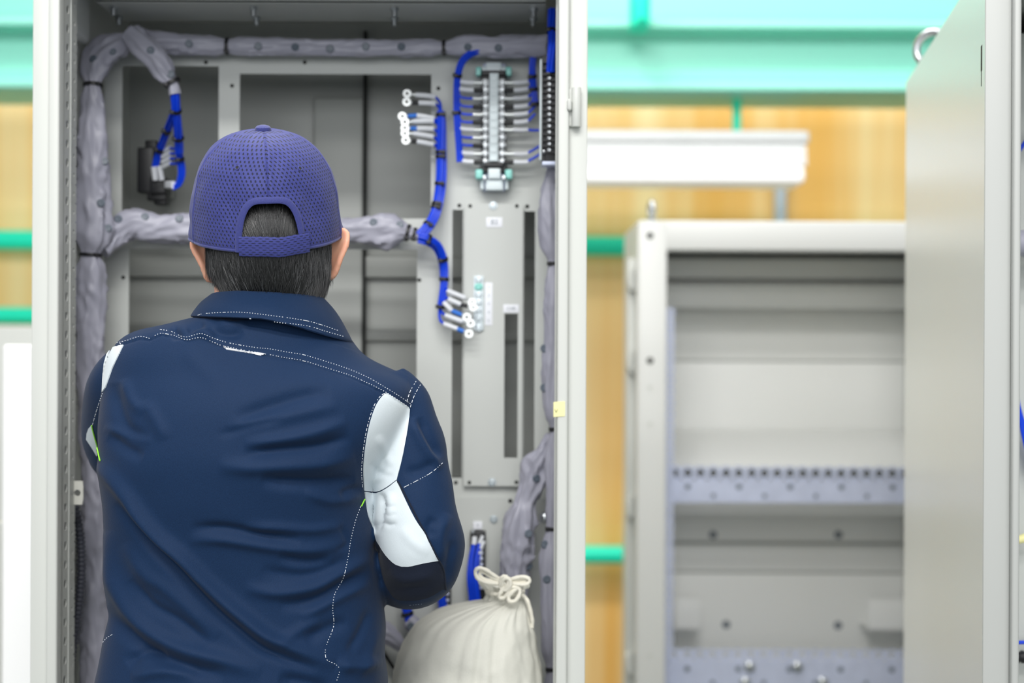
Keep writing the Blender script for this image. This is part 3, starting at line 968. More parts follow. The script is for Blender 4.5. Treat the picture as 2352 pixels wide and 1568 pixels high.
# ------------------------------------------------------------------ blue wires and their terminals
def wires(root, ctrl, n=7, rw=.0022, seed=0, twist=1.5):
    """n separate wires lying together along a path of (px,py,Y)"""
    path = [Vector(q) for q in spline([P(*c) for c in ctrl], .006)]
    offs = []
    k = 0
    for ringn, cnt in ((0, 1), (1, 6), (2, 12)):
        for j in range(cnt):
            if k < n:
                a = 2 * PI * j / max(cnt, 1) + ringn * .4
                offs.append((math.cos(a) * ringn * 1.95 * rw, math.sin(a) * ringn * 1.95 * rw))
                k += 1
    L = len(path)
    fr = []
    for i in range(L):
        t = (path[min(i + 1, L - 1)] - path[max(i - 1, 0)]).normalized()
        a = Vector((0, -1, 0))
        a = (a - t * a.dot(t)).normalized()
        fr.append((a, t.cross(a), t))
    for q, (ox, oy) in enumerate(offs):
        pp = []
        for i in range(L):
            an = twist * i / L + seed
            c_, s_ = math.cos(an), math.sin(an)
            jx = .25 * rw * nz(i * .11, q * 3.1, seed)
            pp.append(path[i] + fr[i][0] * (ox * c_ - oy * s_ + jx) + fr[i][1] * (ox * s_ + oy * c_ + jx))
        MB().tube(pp, rw, 8).build('wire', M['blue'], root)
    return path, fr
def tie_at(root, path, fr, px, py, r):
    best = min(range(len(path)), key=lambda i: (path[i] - P(px, py, path[i].y)).length)
    add_tie(root, path[best], fr[best][2], r, .0026)

def ring_lug(root, ring, barrel, m0, m1, Y, cap=None, wire_to=None, rr=.0068):
    """ring terminal at pixel `ring`, marker tube from m0 to m1, wire on to wire_to"""
    c = P(ring[0], ring[1], Y - .002)
    d = (P(m0[0], m0[1], Y) - P(ring[0], ring[1], Y)).normalized()
    nrm = Vector((0.12, -1, .1)).normalized()
    a = (d - nrm * d.dot(nrm)).normalized()
    b = nrm.cross(a)
    m = MB()
    seg = 28
    rs = []
    for (r, t) in ((.0026, -.0006), (rr, -.0006), (rr, .0006), (.0026, .0006), (.0026, -.0006)):
        rs.append([c + (a * math.cos(2 * PI * j / seg) + b * math.sin(2 * PI * j / seg)) * r + nrm * t for j in range(seg)])
    m.rings(rs, False, False)
    e = P(m0[0], m0[1], Y)
    m.tube([c + a * (rr - .001), c + a * (rr + .003) , (c + a * rr + e) / 2, e], [.0016, .0024, .0027, .0027], 14)
    t = m.build('ring_terminal', M['lug'], root)
    if cap:
        cs = c + a * (rr + .0016)
        MB().tube([cs, cs + (e - cs) * .12, e], [.0028, .0036, .0034], 14).build('insulation_cap', M[cap], t)
    f = P(m1[0], m1[1], Y + .004)
    mid = (e + f) / 2 + Vector((0, -.002, 0))
    MB().tube(spline([e, mid, f], .004), .0040, 14).build('marker_tube', M['marker'], t)
    if wire_to:
        g = [f] + [P(*q) for q in wire_to]
        MB().tube(spline(g, .004), .0022, 8).build('wire', M['blue'], root)
    return t

YW1 = 2.262
def bundle(label, ctrl, n, ties, seed, rw=.0022, group='blue wire bundles inside the cabinet'):
    p0 = P(*ctrl[0])
    t = thing('wire_bundle', p0, label, 'wires', group)
    path, fr = wires(t, ctrl, n, rw, seed)
    for (px, py) in ties:
        tie_at(t, path, fr, px, py, (.0068 if n > 5 else .0052 if n > 3 else .0042) * rw / .0022)
    return t, path, fr

w1, pa, fr = bundle('blue wire bundle rising from the sleeve end to seven ring terminals', [
    (960, 541, 2.24), (978, 522, 2.245), (996, 492, 2.255), (1006, 450, YW1), (1011, 400, YW1), (1012, 340, YW1), (1013, 290, YW1), (1012, 255, YW1)], 9,
    ((983, 516), (1001, 478), (1003, 470), (1010, 420), (1012, 362), (1012, 350), (1014, 262)), .3)
for ring, m0, m1, cap, wt in (
    ((935, 215), (955, 218), (999, 222), None, [(1010, 235, YW1), (1013, 258, YW1)]),
    ((934, 234), (962, 236), (999, 238), 'black', [(1008, 246, YW1), (1012, 262, YW1)]),
    ((924, 267), (958, 265), (996, 272), 'blue2', [(1008, 282, YW1), (1012, 300, YW1)]),
    ((930, 280), (950, 279), (995, 278), None, [(1006, 286, YW1), (1011, 304, YW1)]),
    ((930, 294), (958, 295), (995, 296), 'blue2', [(1005, 304, YW1), (1010, 322, YW1)]),
    ((930, 306), (950, 307), (995, 314), None, [(1004, 322, YW1), (1009, 340, YW1)]),
    ((932, 322), (958, 325), (995, 332), 'black', [(1003, 336, YW1), (1009, 352, YW1)])):
    ring_lug(w1, ring, None, m0, m1, YW1 - .012, cap, wt)
w2, pa, fr = bundle('blue wire bundle dropping from the sleeve end to the earth bar', [
    (962, 543, 2.235), (985, 549, 2.235), (1004, 562, 2.245), (1016, 586, 2.255), (1021, 615, YW1), (1020, 650, YW1), (1016, 685, YW1), (1013, 705, YW1)], 9,
    ((990, 550), (1021, 592), (1020, 644), (1013, 702)), .8)
for ring, m0, m1, cap, wt in (
    ((1084, 694), (1068, 684), (1028, 668), None, [(1022, 660, YW1), (1020, 645, YW1)]),
    ((1087, 705), (1058, 699), (1031, 687), 'black', [(1022, 680, YW1), (1019, 662, YW1)]),
    ((1072, 728), (1037, 713), (1020, 695), 'blue2', [(1015, 685, YW1), (1014, 670, YW1)]),
    ((1081, 742), (1062, 738), (1023, 724), None, [(1014, 716, YW1), (1012, 700, YW1)]),
    ((1077, 766), (1050, 755), (1020, 744), 'blue2', [(1011, 735, YW1), (1009, 715, YW1), (1010, 700, YW1)])):
    ring_lug(w2, ring, None, m0, m1, YW1 - .014, cap, wt)

# earth bar with screws on the cover plate
eb0, eb1 = P(1088, 634, YC), P(1111, 759, YC)
ebar = thing('earth_bar', ((eb0.x + eb1.x) / 2, YC, eb1.z), 'short vertical earth bar with a row of screws on cover plate', 'earth bar')
MB().box(eb0.x, eb1.x, YC - .004, YC, eb1.z, eb0.z, .001).build('bar', M['clear'], ebar)
for i, py in enumerate((642, 659, 676, 694, 712, 729, 751)):
    screw(ebar, P(1099.5, py, YC - .004), .0048, 'teal' if i == 1 else 'screwtop', washer=.0068)

# terminal block on its rail
YT = YP - .002
tb = thing('terminal_block', P(1134, 296, YT), 'pale terminal block with two columns of screws, upper right of plate', 'terminal block')
a0, a1 = P(1110, 148, YT), P(1160, 441, YT)
MB().box(a0.x, a1.x, YT - .010, YT, a1.z, a0.z, .001).build('mounting_rail', M['zinc'], tb)
rows = (190, 207, 226, 245, 263, 281, 298, 316, 334, 353, 372)
for i, py in enumerate(rows):
    p = P(1134, py, YT)
    h = .0058
    md = MB().box(p.x - .0195, p.x + .0195, YT - .030, YT - .008, p.z - h, p.z + h, .0008)
    md.box(p.x - .0205, p.x + .0205, YT - .034, YT - .010, p.z + h, p.z + h + .0011, .0003)
    md.build('terminal_module', M['black'], tb)
    for px in (1114.5, 1153.5):
        screw(tb, P(px, py, YT - .030), .0046, 'steel', 'terminal_screw', washer=.0058)
s0, s1 = P(1125, 178, YT), P(1145, 378, YT)
cov = MB().box(s0.x, s1.x, YT - .040, YT - .028, s1.z, s0.z, .0015)
for py in rows: cov.box(s0.x + .002, s1.x - .002, YT - .0412, YT - .039, z_at(py + 5, YT), z_at(py - 4, YT), .0005)
cov.build('marker_strip', M['clear'], tb)
def clamp_top():
    m = MB()
    for (x0, x1, y0, y1, d) in ((1117, 1152, 150, 174, .026), (1106, 1162, 158, 170, .022)):
        q0, q1 = P(x0, y0, YT), P(x1, y1, YT)
        m.box(q0.x, q1.x, YT - d, YT - .004, q1.z, q0.z, .0015)
    c = m.build('end_clamp', M['clear'], tb)
    q0, q1 = P(1107, 170, YT), P(1162, 180, YT)
    MB().box(q0.x, q1.x, YT - .032, YT - .008, q1.z, q0.z, .001).build('end_plate', M['black'], c)
    for (x0, x1) in ((1094, 1106), (1162, 1175)):
        q0, q1 = P(x0, 161, YT), P(x1, 181, YT)
        MB().box(q0.x, q1.x, YT - .030, YT - .008, q1.z, q0.z, .002).build('clamp_tab', M['teal'], c)
clamp_top()
def clamp_low():
    m = MB()
    for (x0, x1, y0, y1, d) in ((1104, 1166, 384, 400, .030), (1112, 1158, 378, 390, .036)):
        q0, q1 = P(x0, y0, YT), P(x1, y1, YT)
        m.box(q0.x, q1.x, YT - d, YT - .004, q1.z, q0.z, .0015)
    c = m.build('end_clamp', M['black'], tb)
    m = MB()
    for (x0, x1, y0, y1, d) in ((1104, 1112, 414, 439, .024), (1116, 1156, 416, 441, .028), (1160, 1168, 414, 439, .024), (1122, 1150, 392, 416, .034)):
        q0, q1 = P(x0, y0, YT), P(x1, y1, YT)
        m.box(q0.x, q1.x, YT - d, YT - .004, q1.z, q0.z, .002)
    m.build('clamp_foot', M['clear'], c)
    for (x0, x1) in ((1093, 1110), (1160, 1177)):
        q0, q1 = P(x0, 394, YT), P(x1, 416, YT)
        MB().box(q0.x, q1.x, YT - .034, YT - .008, q1.z, q0.z, .003).build('clamp_tab', M['teal'], c)
    for px in (1113, 1157):
        screw(tb, P(px, 408, YT - .034), .004, 'steel', 'terminal_screw')
clamp_low()

YL1 = YT - .034
wl, pl, fl = bundle('blue wire bundle feeding the left side of the terminal block', [
    (1112, 116, 2.245), (1086, 121, 2.24), (1064, 138, 2.24), (1053, 165, 2.245), (1049, 200, YL1), (1049, 250, YL1), (1052, 300, YL1), (1055, 340, YL1), (1057, 372, YL1)], 7,
    ((1052, 172), (1050, 262)), 1.7, .0019)
wr_, pr, fr2 = bundle('blue wire bundle feeding the right side of the terminal block', [
    (1258, 110, 2.235), (1238, 114, 2.235), (1226, 128, 2.24), (1223, 165, 2.245), (1226, 205, YL1), (1230, 240, YL1)], 7, ((1223, 172), (1227, 206), (1231, 238)), 2.6, .0019)
def lead(root, seq, row):
    """one wire end at the terminal block: seq is a list of (kind, x0, x1, y0, y1)"""
    first = None
    for kind, x0, x1, y0, y1 in seq:
        q0, q1 = P(x0, y0, YL1), P(x1, y1, YL1)
        mid = (q0 + q1) / 2 + Vector((0, 0, -.0006))
        pp = spline([q0, mid, q1], .005)
        if kind == 'm': nm, mt, r = 'marker_tube', 'marker', .0038
        elif kind == 'w': nm, mt, r = 'terminal_lug', 'lug', .0034
        elif kind == 'k': nm, mt, r = 'terminal_lug', 'black', .0036
        else: nm, mt, r = 'wire', 'blue', .0021
        MB().tube(pp, r, 12).build(nm, M[mt], root)
LT = ('mw', 'mk', 'bw', 'bk', 'bw', 'bk', 'mw', 'bw', 'bk', 'mw', 'mk')
for i, py in enumerate(rows):
    k = LT[i]
    px = 1051 + .05 * max(0, py - 240) * .6
    seq = [('w' if k[1] == 'w' else 'k', 1086, 1109, py, py)]
    if k[0] == 'm':
        seq.append(('m', 1056, 1088, py - 3, py))
        seq.append(('b', px, 1057, py - 14, py - 3))
    else:
        seq.append(('b', 1060, 1087, py - 2, py))
        seq.append(('b', px, 1060, py - 14, py - 2))
    lead(wl, seq, i)
RT = ('wm', 'km', 'wm', 'km', 'wm', 'km', 'wm', None, None, 'wm', 'km')
for i, py in enumerate(rows):
    k = RT[i]
    if not k: continue
    seq = [('w' if k[0] == 'w' else 'k', 1158, 1182, py, py), ('m', 1180, 1213, py, py - (3 if i < 6 else 0))]
    if i < 6: seq.append(('b', 1213, 1229, py - 3, py - 20))
    elif i == 6: seq.append(('b', 1212, 1243, py, py + 1))
    else: seq.append(('b', 1212, 1240, py - 2, py - 18))
    lead(wr_, seq, i)

# narrow black terminal strip on the right inner wall
YS = 2.135
q0, q1 = P(1246, 128, YS), P(1292, 374, YS)
ts = thing('terminal_strip', ((q0.x + q1.x) / 2, YS, q1.z), 'black screw terminal strip upright against the right inner wall', 'terminal strip')
MB().box(q0.x + .004, q1.x, YS, YS + .03, q1.z, q0.z, .001).box(q0.x, q0.x + .005, YS + .006, YS + .034, q1.z + .004, q0.z).build('strip_body', M['black'], ts)
MB().box(q0.x - .0035, q0.x - .0005, YS + .014, YS + .036, q1.z + .006, q0.z - .002, .0006).build('marker_strip', M['clear'], ts)
for py in (138, 153, 166, 179, 193, 206, 221, 234, 248, 262, 275, 289, 303, 317, 330, 344):
    screw(ts, P(1262, py, YS), .0034, 'steel', 'terminal_screw')
    c = P(1262, py + 6.8, YS)
    MB().box(c.x - .010, c.x + .014, YS - .006, YS + .004, c.z - .0008, c.z + .0008).build('barrier', M['black'], ts)
screw(ts, P(1249, 349, YS), .003, 'steel')
MB().box(q0.x, q1.x, YS - .004, YS + .03, q1.z - .004, q1.z + .002, .001).build('end_bracket', M['zinc'], ts)
bundle('blue wires dropping behind the right stile onto the black strip', [
    (1268, 22, 2.16), (1267, 60, 2.15), (1268, 100, 2.125), (1266, 135, 2.122), (1264, 165, 2.126)], 7, ((1268, 76),), 3.1, .0022)

# black switch block hanging in the upper left opening, with its wires
YB2 = 2.335
bk = thing('switch_block', P(348, 466, YB2), 'black stepped plastic switch block seen in the upper left opening', 'switch')
def blk(x0, x1, y0, y1, d, b=.002):
    q0, q1 = P(x0, y0, YB2), P(x1, y1, YB2)
    return MB().box(q0.x, q1.x, YB2 - d, YB2 + .03, q1.z, q0.z, b)
m = blk(315, 352, 338, 442, .0)
for a_ in ((331, 358, 321, 342, -.004), (338, 382, 440, 460, .002), (352, 380, 456, 469, -.004)):
    k = blk(*a_)
    m.add(k.v, k.f)
m.build('switch_body', M['black'], bk)
k = blk(348, 384, 408, 446, .012)
q0, q1 = P(350, 424, YB2 - .012), P(381, 427, YB2 - .012)
k.box(q0.x, q1.x, YB2 - .0135, YB2, q1.z, q0.z)
k.build('terminal_cover', M['black'], bk)
MB().box(P(345, 400, YB2).x, P(351, 400, YB2).x, YB2 + .03, YF + CD - .01, z_at(440, YB2), z_at(340, YB2), .001).build('support_bracket', M['rear'], bk)
w6, p6, f6 = bundle('blue wires hanging from the drooping sleeve down to the black switch block', [
    (402, 205, 2.20), (403, 228, 2.205), (405, 255, 2.215), (409, 300, 2.24), (411, 330, 2.26), (411, 350, 2.27)], 7, ((404, 252), (411, 316)), 4.0, .0024)
def extra(root, ctrl, n, seed, rw=.0022):
    return wires(root, ctrl, n, rw, seed)
e1, g1 = extra(w6, [(403, 250, 2.212), (393, 280, 2.24), (378, 315, 2.28), (366, 345, 2.305), (358, 372, 2.315), (355, 385, 2.318)], 4, .5)
tie_at(w6, e1, g1, 379, 302, .0052)
tie_at(w6, e1, g1, 366, 343, .0056)
e2, g2 = extra(w6, [(411, 345, 2.27), (416, 375, 2.28), (416, 402, 2.285), (408, 422, 2.29), (396, 428, 2.295)], 4, .9)
tie_at(w6, e2, g2, 415, 368, .0052)
for i, (x0, y0, x1, y1) in enumerate(((405, 335, 390, 340), (407, 345, 390, 352), (408, 355, 390, 364), (409, 366, 390, 376))):
    MB().tube(spline([P(411, 330, 2.265), P(x0, y0 + 6, 2.285), P(x1, y1, 2.30)], .004), .0021, 8).build('wire', M['blue'], w6)
    MB().tube([P(x1 + 2, y1 - 2, 2.30), P(x1 - 17, y1 + 8, 2.312)], .0036, 12).build('marker_tube', M['marker'], w6)
for (a_, b_) in (((353, 383), (357, 414)), ((366, 381), (372, 414)), ):
    MB().tube([P(a_[0], a_[1], 2.315), P(b_[0], b_[1], 2.318)], .0046, 12).build('marker_tube', M['marker'], w6)
for dy in (0, 7):
    MB().tube([P(398, 421 + dy, 2.292), P(383, 421 + dy, 2.315)], .0040, 12).build('marker_tube', M['marker'], w6)

# lower terminal strip and the bundles that drop from it
YL2 = YL - .0005
q0, q1 = P(1081, 1217, YL2), P(1115, 1420, YL2)
t3 = thing('terminal_strip', ((q0.x + q1.x) / 2, YL2, q1.z), 'short black terminal strip under the tiny white tag, low on plate', 'terminal strip')
MB().box(q0.x, q1.x, YL2 - .022, YL2, q1.z, q0.z, .0012).build('strip_body', M['black'], t3)
screw(t3, P(1086, 1220, YL2 - .022), .0036, 'steel')
for i in range(8):
    py = 1252 + i * 13
    MB().box(P(1103, py, YL2).x, P(1110, py, YL2).x, YL2 - .026, YL2 - .02, z_at(py + 4, YL2), z_at(py - 4, YL2), .001).build('terminal_clip', M['zinc'], t3)
w7 = thing('wire_bundle', P(1088, 1380, YL2 - .03), 'blue wires falling from the low black strip behind the cotton bag', 'wires', 'blue wire bundles inside the cabinet')
for i, (x0, y0, x1) in enumerate(((1087, 1240, 1076), (1090, 1240, 1083), (1101, 1238, 1090), (1104, 1250, 1096), (1100, 1262, 1088), (1098, 1275, 1094), (1094, 1290, 1080))):
    dd = .026 + .0035 * (i % 3)
    MB().tube(spline([P(x0, y0 + 8, YL2 - .024), P((x0 * .55 + x1 * .45) - 3, y0 + 45, YL2 - dd), P(x1, 1330, YL2 - dd - .004), P(x1 + 6, 1390, YL2 - dd), P(x1 + 12, 1470, YL2 - dd)], .006), .0026, 10).build('wire', M['blue'], w7)
    MB().tube([P(x0 + (2 if i < 2 else 8), y0 - 8, YL2 - .022), P(x0, y0 + 10, YL2 - .025)], .003, 12).build('ferrule', M['marker'], w7)
q0, q1 = P(1012, 1330, YL2), P(1036, 1450, YL2)
t4 = thing('terminal_strip', ((q0.x + q1.x) / 2, YL2, q1.z), 'black terminal strip mostly hidden below the elbow', 'terminal strip')
MB().box(q0.x, q1.x, YL2 - .02, YL2, q1.z, q0.z, .0012).build('strip_body', M['black'], t4)
for i in range(5):
    py = 1345 + i * 14
    MB().box(P(1026, py, YL2).x, P(1033, py, YL2).x, YL2 - .023, YL2 - .018, z_at(py + 4, YL2), z_at(py - 4, YL2), .001).build('terminal_clip', M['zinc'], t4)
bundle('blue wires dropping just under the elbow', [(1016, 1330, YL2 - .03), (1014, 1365, YL2 - .032), (1018, 1400, YL2 - .03), (1022, 1470, YL2 - .03)], 6, (), 5.1, .0026)
bundle('blue wires ending in the small sleeve stub under the elbow', [(932, 1370, 2.25), (934, 1398, 2.25), (939, 1418, 2.25), (946, 1434, 2.25)], 7, ((936, 1407),), 5.9, .0027)
gl = MB().lathe(P(1251, 1200, 2.2), (0, 0, 1), [(0, .006), (.004, .0075), (.010, .008), (.014, .0066), (.017, .003)], 20).build('cable_gland', M['steel'])
tag(gl, 'small shiny metal gland between the two right sleeves', 'cable gland')

# what shows inside the neighbouring cabinet
YN = 2.08
def nb(px, py, d=0): return P(px, py, YN + d)
n1 = thing('wire_bundle', nb(2370, 1000), 'blue wires slanting down inside the cabinet at right edge', 'wires', 'blue wires in the neighbouring cabinet')
for i in range(4):
    MB().tube(spline([nb(2325 + i * 3, 880 + i * 8), nb(2338 + i * 3, 940 + i * 6), nb(2352 + i * 5, 1010), nb(2372 + i * 5, 1090)], .006), .0027, 10).build('wire', M['blue'], n1)
n2 = thing('wire_bundle', nb(2360, 330), 'blue wire pair high inside the cabinet at right edge', 'wires', 'blue wires in the neighbouring cabinet')
for i in range(2):
    MB().tube(spline([nb(2334, 352 + i * 5), nb(2346, 336 + i * 5), nb(2372, 300 + i * 5)], .006), .0022, 10).build('wire', M['blue'], n2)
s3 = MB()
path = spline([tuple(nb(2300, 560, -.03)) + (.016,), tuple(nb(2345, 558, -.03)) + (.02,), tuple(nb(2420, 566, -.03)) + (.022,)], .005)
rsn = tube_rings([Vector(q[:3]) for q in path], [q[3] * (1 + .12 * nz(i * .3, 2, 5)) for i, q in enumerate(path)], 28)
n3 = s3.rings(rsn).build('cable_sleeve', M['vinyl'], ang=80)
tag(n3, 'grey cloth sleeve crossing inside the cabinet at right edge', 'cable sleeve')
n4 = thing('wire_tag', nb(2346, 1240), 'pale yellow wire tag inside the cabinet at right edge', 'tag')
MB().tube([nb(2337, 1240), nb(2352, 1236), nb(2366, 1231)], [.0056, .0066, .0066], 16).build('tag_sleeve', M['yellow'], n4)
MB().tube([nb(2320, 1246), nb(2338, 1240)], .003, 10).build('wire', M['blue'], n4)
n5 = MB().tube(spline([nb(2310, 1474), nb(2345, 1475), nb(2400, 1472)], .006), .0028, 10).build('wire', M['blue'])
tag(n5, 'single blue wire crossing low inside the cabinet at right edge', 'wire')
hp = spline([nb(2310, 1508), nb(2350, 1508), nb(2420, 1504)], .0016)
n6 = MB().tube([Vector(q) for q in hp], [.0085 + .001 * (1 if (i // 2) % 2 else -1) for i in range(len(hp))], 16).build('corrugated_hose', M['black'], ang=80)
tag(n6, 'black corrugated hose low inside the cabinet at right edge', 'hose')
# ------------------------------------------------------------------ cotton drawstring bag
YBAG = 2.06
# (py, left px, right px, depth half m)
BAG = [(1374, 1124, 1206, .022), (1380, 1108, 1208, .028), (1388, 1062, 1212, .042), (1397, 1026, 1215, .056), (1410, 988, 1218, .068), (1432, 956, 1222, .080), (1468, 932, 1230, .090), (1506, 914, 1238, .097),
       (1548, 903, 1244, .102), (1600, 899, 1246, .106), (1660, 905, 1244, .106), (1720, 930, 1230, .096), (1752, 965, 1205, .08), (1762, 1000, 1170, .06)]
prof = spline([(l * 1.0, r * 1.0, py * 1.0, d * 1000) for py, l, r, d in BAG], 5.0)
neck_c = 1163
seg = 160
rings = []
for (l, r, py, d) in prof:
    l, r, py, d = float(l), float(r), float(py), float(d) / 1000
    cx = (l + r) / 2
    hw = (r - l) / 2 * YBAG / FPX
    t = max(0.0, (py - 1374) / 390)
    row = []
    for j in range(seg):
        th = 2 * PI * j / seg
        c_, s_ = math.cos(th), math.sin(th)
        # pleats running down from the cord, fading out
        pl = math.exp(-t * 15) + .15 * math.exp(-t * 2.5) * max(0.0, c_ + .35)
        w = pl * (.05 * math.sin(17 * th + 2.2 * math.sin(3 * th)) + .035 * math.sin(29 * th + 1.3)) * (1 if t > .02 else .6)
        w += .022 * (1 - abs(nz(c_ * 1.8 + 2.2 * t, s_ * 1.8 - 3 * t, t * 3.2 + 4.2)) * 2.6) * min(1, t * 6)
        w += .018 * nz(c_ * 3 + 4, s_ * 3, t * 9) + .008 * nz(c_ * 9, s_ * 9, t * 22)
        # two long creases falling from the neck on the right half
        for (t0, amp, wd) in ((-.42, -.05, .07), (-.18, -.055, .06), (.10, -.04, .05), (-.95, -.03, .1)):
            u = (th + PI / 2 + PI) % (2 * PI) - PI   # 0 at the side facing the camera
            w += amp * math.exp(-((u + t0 + t * .1) / wd) ** 2) * math.exp(-((t - .35) / .35) ** 2)
        row.append(Vector((x_at(cx, YBAG, py) + c_ * hw * (1 + w), YBAG + s_ * d * (1 + w), z_at(py, YBAG) + .004 * nz(c_ * 2, s_ * 2 + 7, t * 4) * min(1, t * 4))))
    rings.append(row)
bag = MB().rings(rings).build('drawstring_bag', M['canvas'], None, ang=80)
tag(bag, 'cream cotton drawstring bag tied with a cord bow at lower right of the man', 'bag')
# gathered frill above the cord
rings = []
for (py, k, dy) in ((1378, 1.0, 0), (1366, .86, 0), (1356, .92, 0), (1346, 1.08, 0), (1339, 1.14, 0), (1340, 1.0, 0), (1356, .78, 0)):
    row = []
    for j in range(seg):
        th = 2 * PI * j / seg
        c_, s_ = math.cos(th), math.sin(th)
        f = .13 * math.sin(13 * th + 1.7 * math.sin(2 * th)) + .07 * math.sin(23 * th)
        f *= (1.25 if py < 1350 else .8)
        hw = 43 * YBAG / FPX * k * (1 + f)
        row.append(Vector((x_at(1158, YBAG, py) + c_ * hw, YBAG + s_ * hw * .6, z_at(py + 5 * math.sin(3 * th + 1) * (py < 1350), YBAG))))
    rings.append(row)
MB().rings(rings).build('gathered_mouth', M['canvas'], bag, ang=80)
YK = YBAG - .030
def cord(pp, off=0.0, r=.0029):
    q = [P(x, y + off, YK + dy) for (x, y, dy) in pp]
    return [Vector(v) for v in spline(q, .003)], r
def cord_mesh(name, lists):
    m = MB()
    for pp, off in lists:
        path, r = cord(pp, off)
        m.tube(path, [r * (1 + .10 * math.sin(i * 1.5)) for i in range(len(path))], 12)
    return m.build(name, M['rope'], bag, ang=80)
LL = [(1155, 1333, -.006), (1136, 1322, -.012), (1117, 1309, -.016), (1101, 1304, -.016), (1092, 1311, -.014), (1095, 1325, -.014), (1110, 1335, -.014), (1132, 1339, -.012), (1155, 1338, -.006)]
LI = [(1156, 1336, -.006), (1138, 1329, -.010), (1118, 1317, -.010), (1106, 1312, -.010), (1101, 1318, -.010), (1108, 1328, -.010), (1130, 1335, -.010), (1155, 1340, -.006)]
RL = [(1162, 1334, -.006), (1180, 1328, -.012), (1200, 1324, -.014), (1214, 1328, -.014), (1216, 1336, -.014), (1206, 1342, -.014), (1186, 1341, -.012), (1164, 1338, -.006)]
RI = [(1162, 1336, -.006), (1182, 1331, -.009), (1200, 1329, -.009), (1208, 1333, -.009), (1198, 1338, -.009), (1180, 1338, -.009), (1164, 1340, -.006)]
cord_mesh('cord_bow', [(LL, 0), (LI, 0), (RL, 0), (RI, 0)])
KN = [(1148, 1344, -.010), (1152, 1326, -.016), (1163, 1324, -.017), (1168, 1336, -.016), (1160, 1350, -.013), (1150, 1350, -.011)]
cord_mesh('cord_knot', [(KN, 0), ([(q[0] + 5, q[1] + 4, q[2] - .001) for q in KN], 0),
    ([(1158, 1348, -.010), (1150, 1360, -.012), (1146, 1370, -.010), (1156, 1373, -.010), (1166, 1362, -.012), (1172, 1350, -.012), (1184, 1348, -.012), (1194, 1354, -.012), (1192, 1368, -.013), (1182, 1380, -.014), (1170, 1380, -.014), (1168, 1370, -.013), (1178, 1358, -.013), (1188, 1350, -.012)], 0)])
cord_mesh('cord', [([(1118 , 1358, .022), (1126, 1362, .010), (1142, 1364, .000), (1160, 1364, -.002), (1178, 1364, .000), (1194, 1362, .010), (1202, 1358, .022)], 0),
    ([(1196, 1362, .008), (1210, 1376, .004), (1218, 1400, .006), (1223, 1428, .010), (1222, 1440, .012)], 0)])
# the low shelf of the cabinet that carries the bag
zs_ = z_at(1762, YBAG)
MB().box(rail_x0 + .002, rail_x1 - .002, YF + .0, YP - .006, zs_ - .022, zs_ - .001, .002).build('cable_shelf', M['cab'], cabinet)
# ------------------------------------------------------------------ the man at work
YT0 = 1.80
def voxel(o, size):
    md = o.modifiers.new('v', 'REMESH')
    md.mode = 'VOXEL'
    md.voxel_size = size
    md.use_smooth_shade = True
    dg = bpy.context.evaluated_depsgraph_get()
    dg.update()
    me = bpy.data.meshes.new_from_object(o.evaluated_get(dg))
    o.modifiers.clear()
    old = o.data
    o.data = me
    bpy.data.meshes.remove(old)
    return me
def get_co(me):
    a = np.empty(len(me.vertices) * 3)
    me.vertices.foreach_get('co', a)
    return a.reshape(-1, 3)
def set_co(me, a):
    me.vertices.foreach_set('co', a.ravel())
    me.update()
def relax(me, it, f=.5, keep=None):
    e = np.empty(len(me.edges) * 2, int)
    me.edges.foreach_get('vertices', e)
    e = e.reshape(-1, 2)
    co = get_co(me)
    n = len(co)
    deg = np.bincount(e.ravel(), minlength=n)[:, None].clip(1)
    for _ in range(it):
        s = np.zeros_like(co)
        for k in range(3):
            s[:, k] = np.bincount(e[:, 0], co[e[:, 1], k], n) + np.bincount(e[:, 1], co[e[:, 0], k], n)
        new = co + (s / deg - co) * f
        co = new if keep is None else np.where(keep[:, None], co, new)
    set_co(me, co)
def subdiv(o, n=1):
    md = o.modifiers.new('s', 'SUBSURF')
    md.levels = n
    dg = bpy.context.evaluated_depsgraph_get()
    dg.update()
    me = bpy.data.meshes.new_from_object(o.evaluated_get(dg))
    o.modifiers.clear()
    o.data = me
    return me
def vnormals(me):
    a = np.empty(len(me.vertices) * 3)
    me.vertex_normals.foreach_get('vector', a)
    return a.reshape(-1, 3)
def sring(cx, cy, z, a, bb, bf, n=2.3, seg=72, tilt=0.0):
    out = []
    for j in range(seg):
        th = 2 * PI * j / seg
        c_, s_ = math.cos(th), math.sin(th)
        x = math.copysign(abs(c_) ** (2 / n), c_) * a
        y = math.copysign(abs(s_) ** (2 / n), s_) * (bf if s_ > 0 else bb)
        out.append(Vector((cx + x, cy + y, z + tilt * x)))
    return out
def limb(m, ctrl, seg=28, step=.012):
    pts = [tuple(P(px, py, Y)) + (r,) for (px, py, Y, r) in ctrl]
    path = spline(pts, step)
    rs = tube_rings([Vector(q[:3]) for q in path], [float(q[3]) for q in path], seg)
    # round the ends
    m.rings(rs)
def mapz(py): return z_at(py, YT0)
def mapx(px, py=1000): return x_at(px, YT0, py)

# ---------- body: one skin surface (head, neck, trunk, arms, hands, legs)
HX, HY, HZ = mapx(613, 520), 1.815, mapz(500)
bm_ = MB()
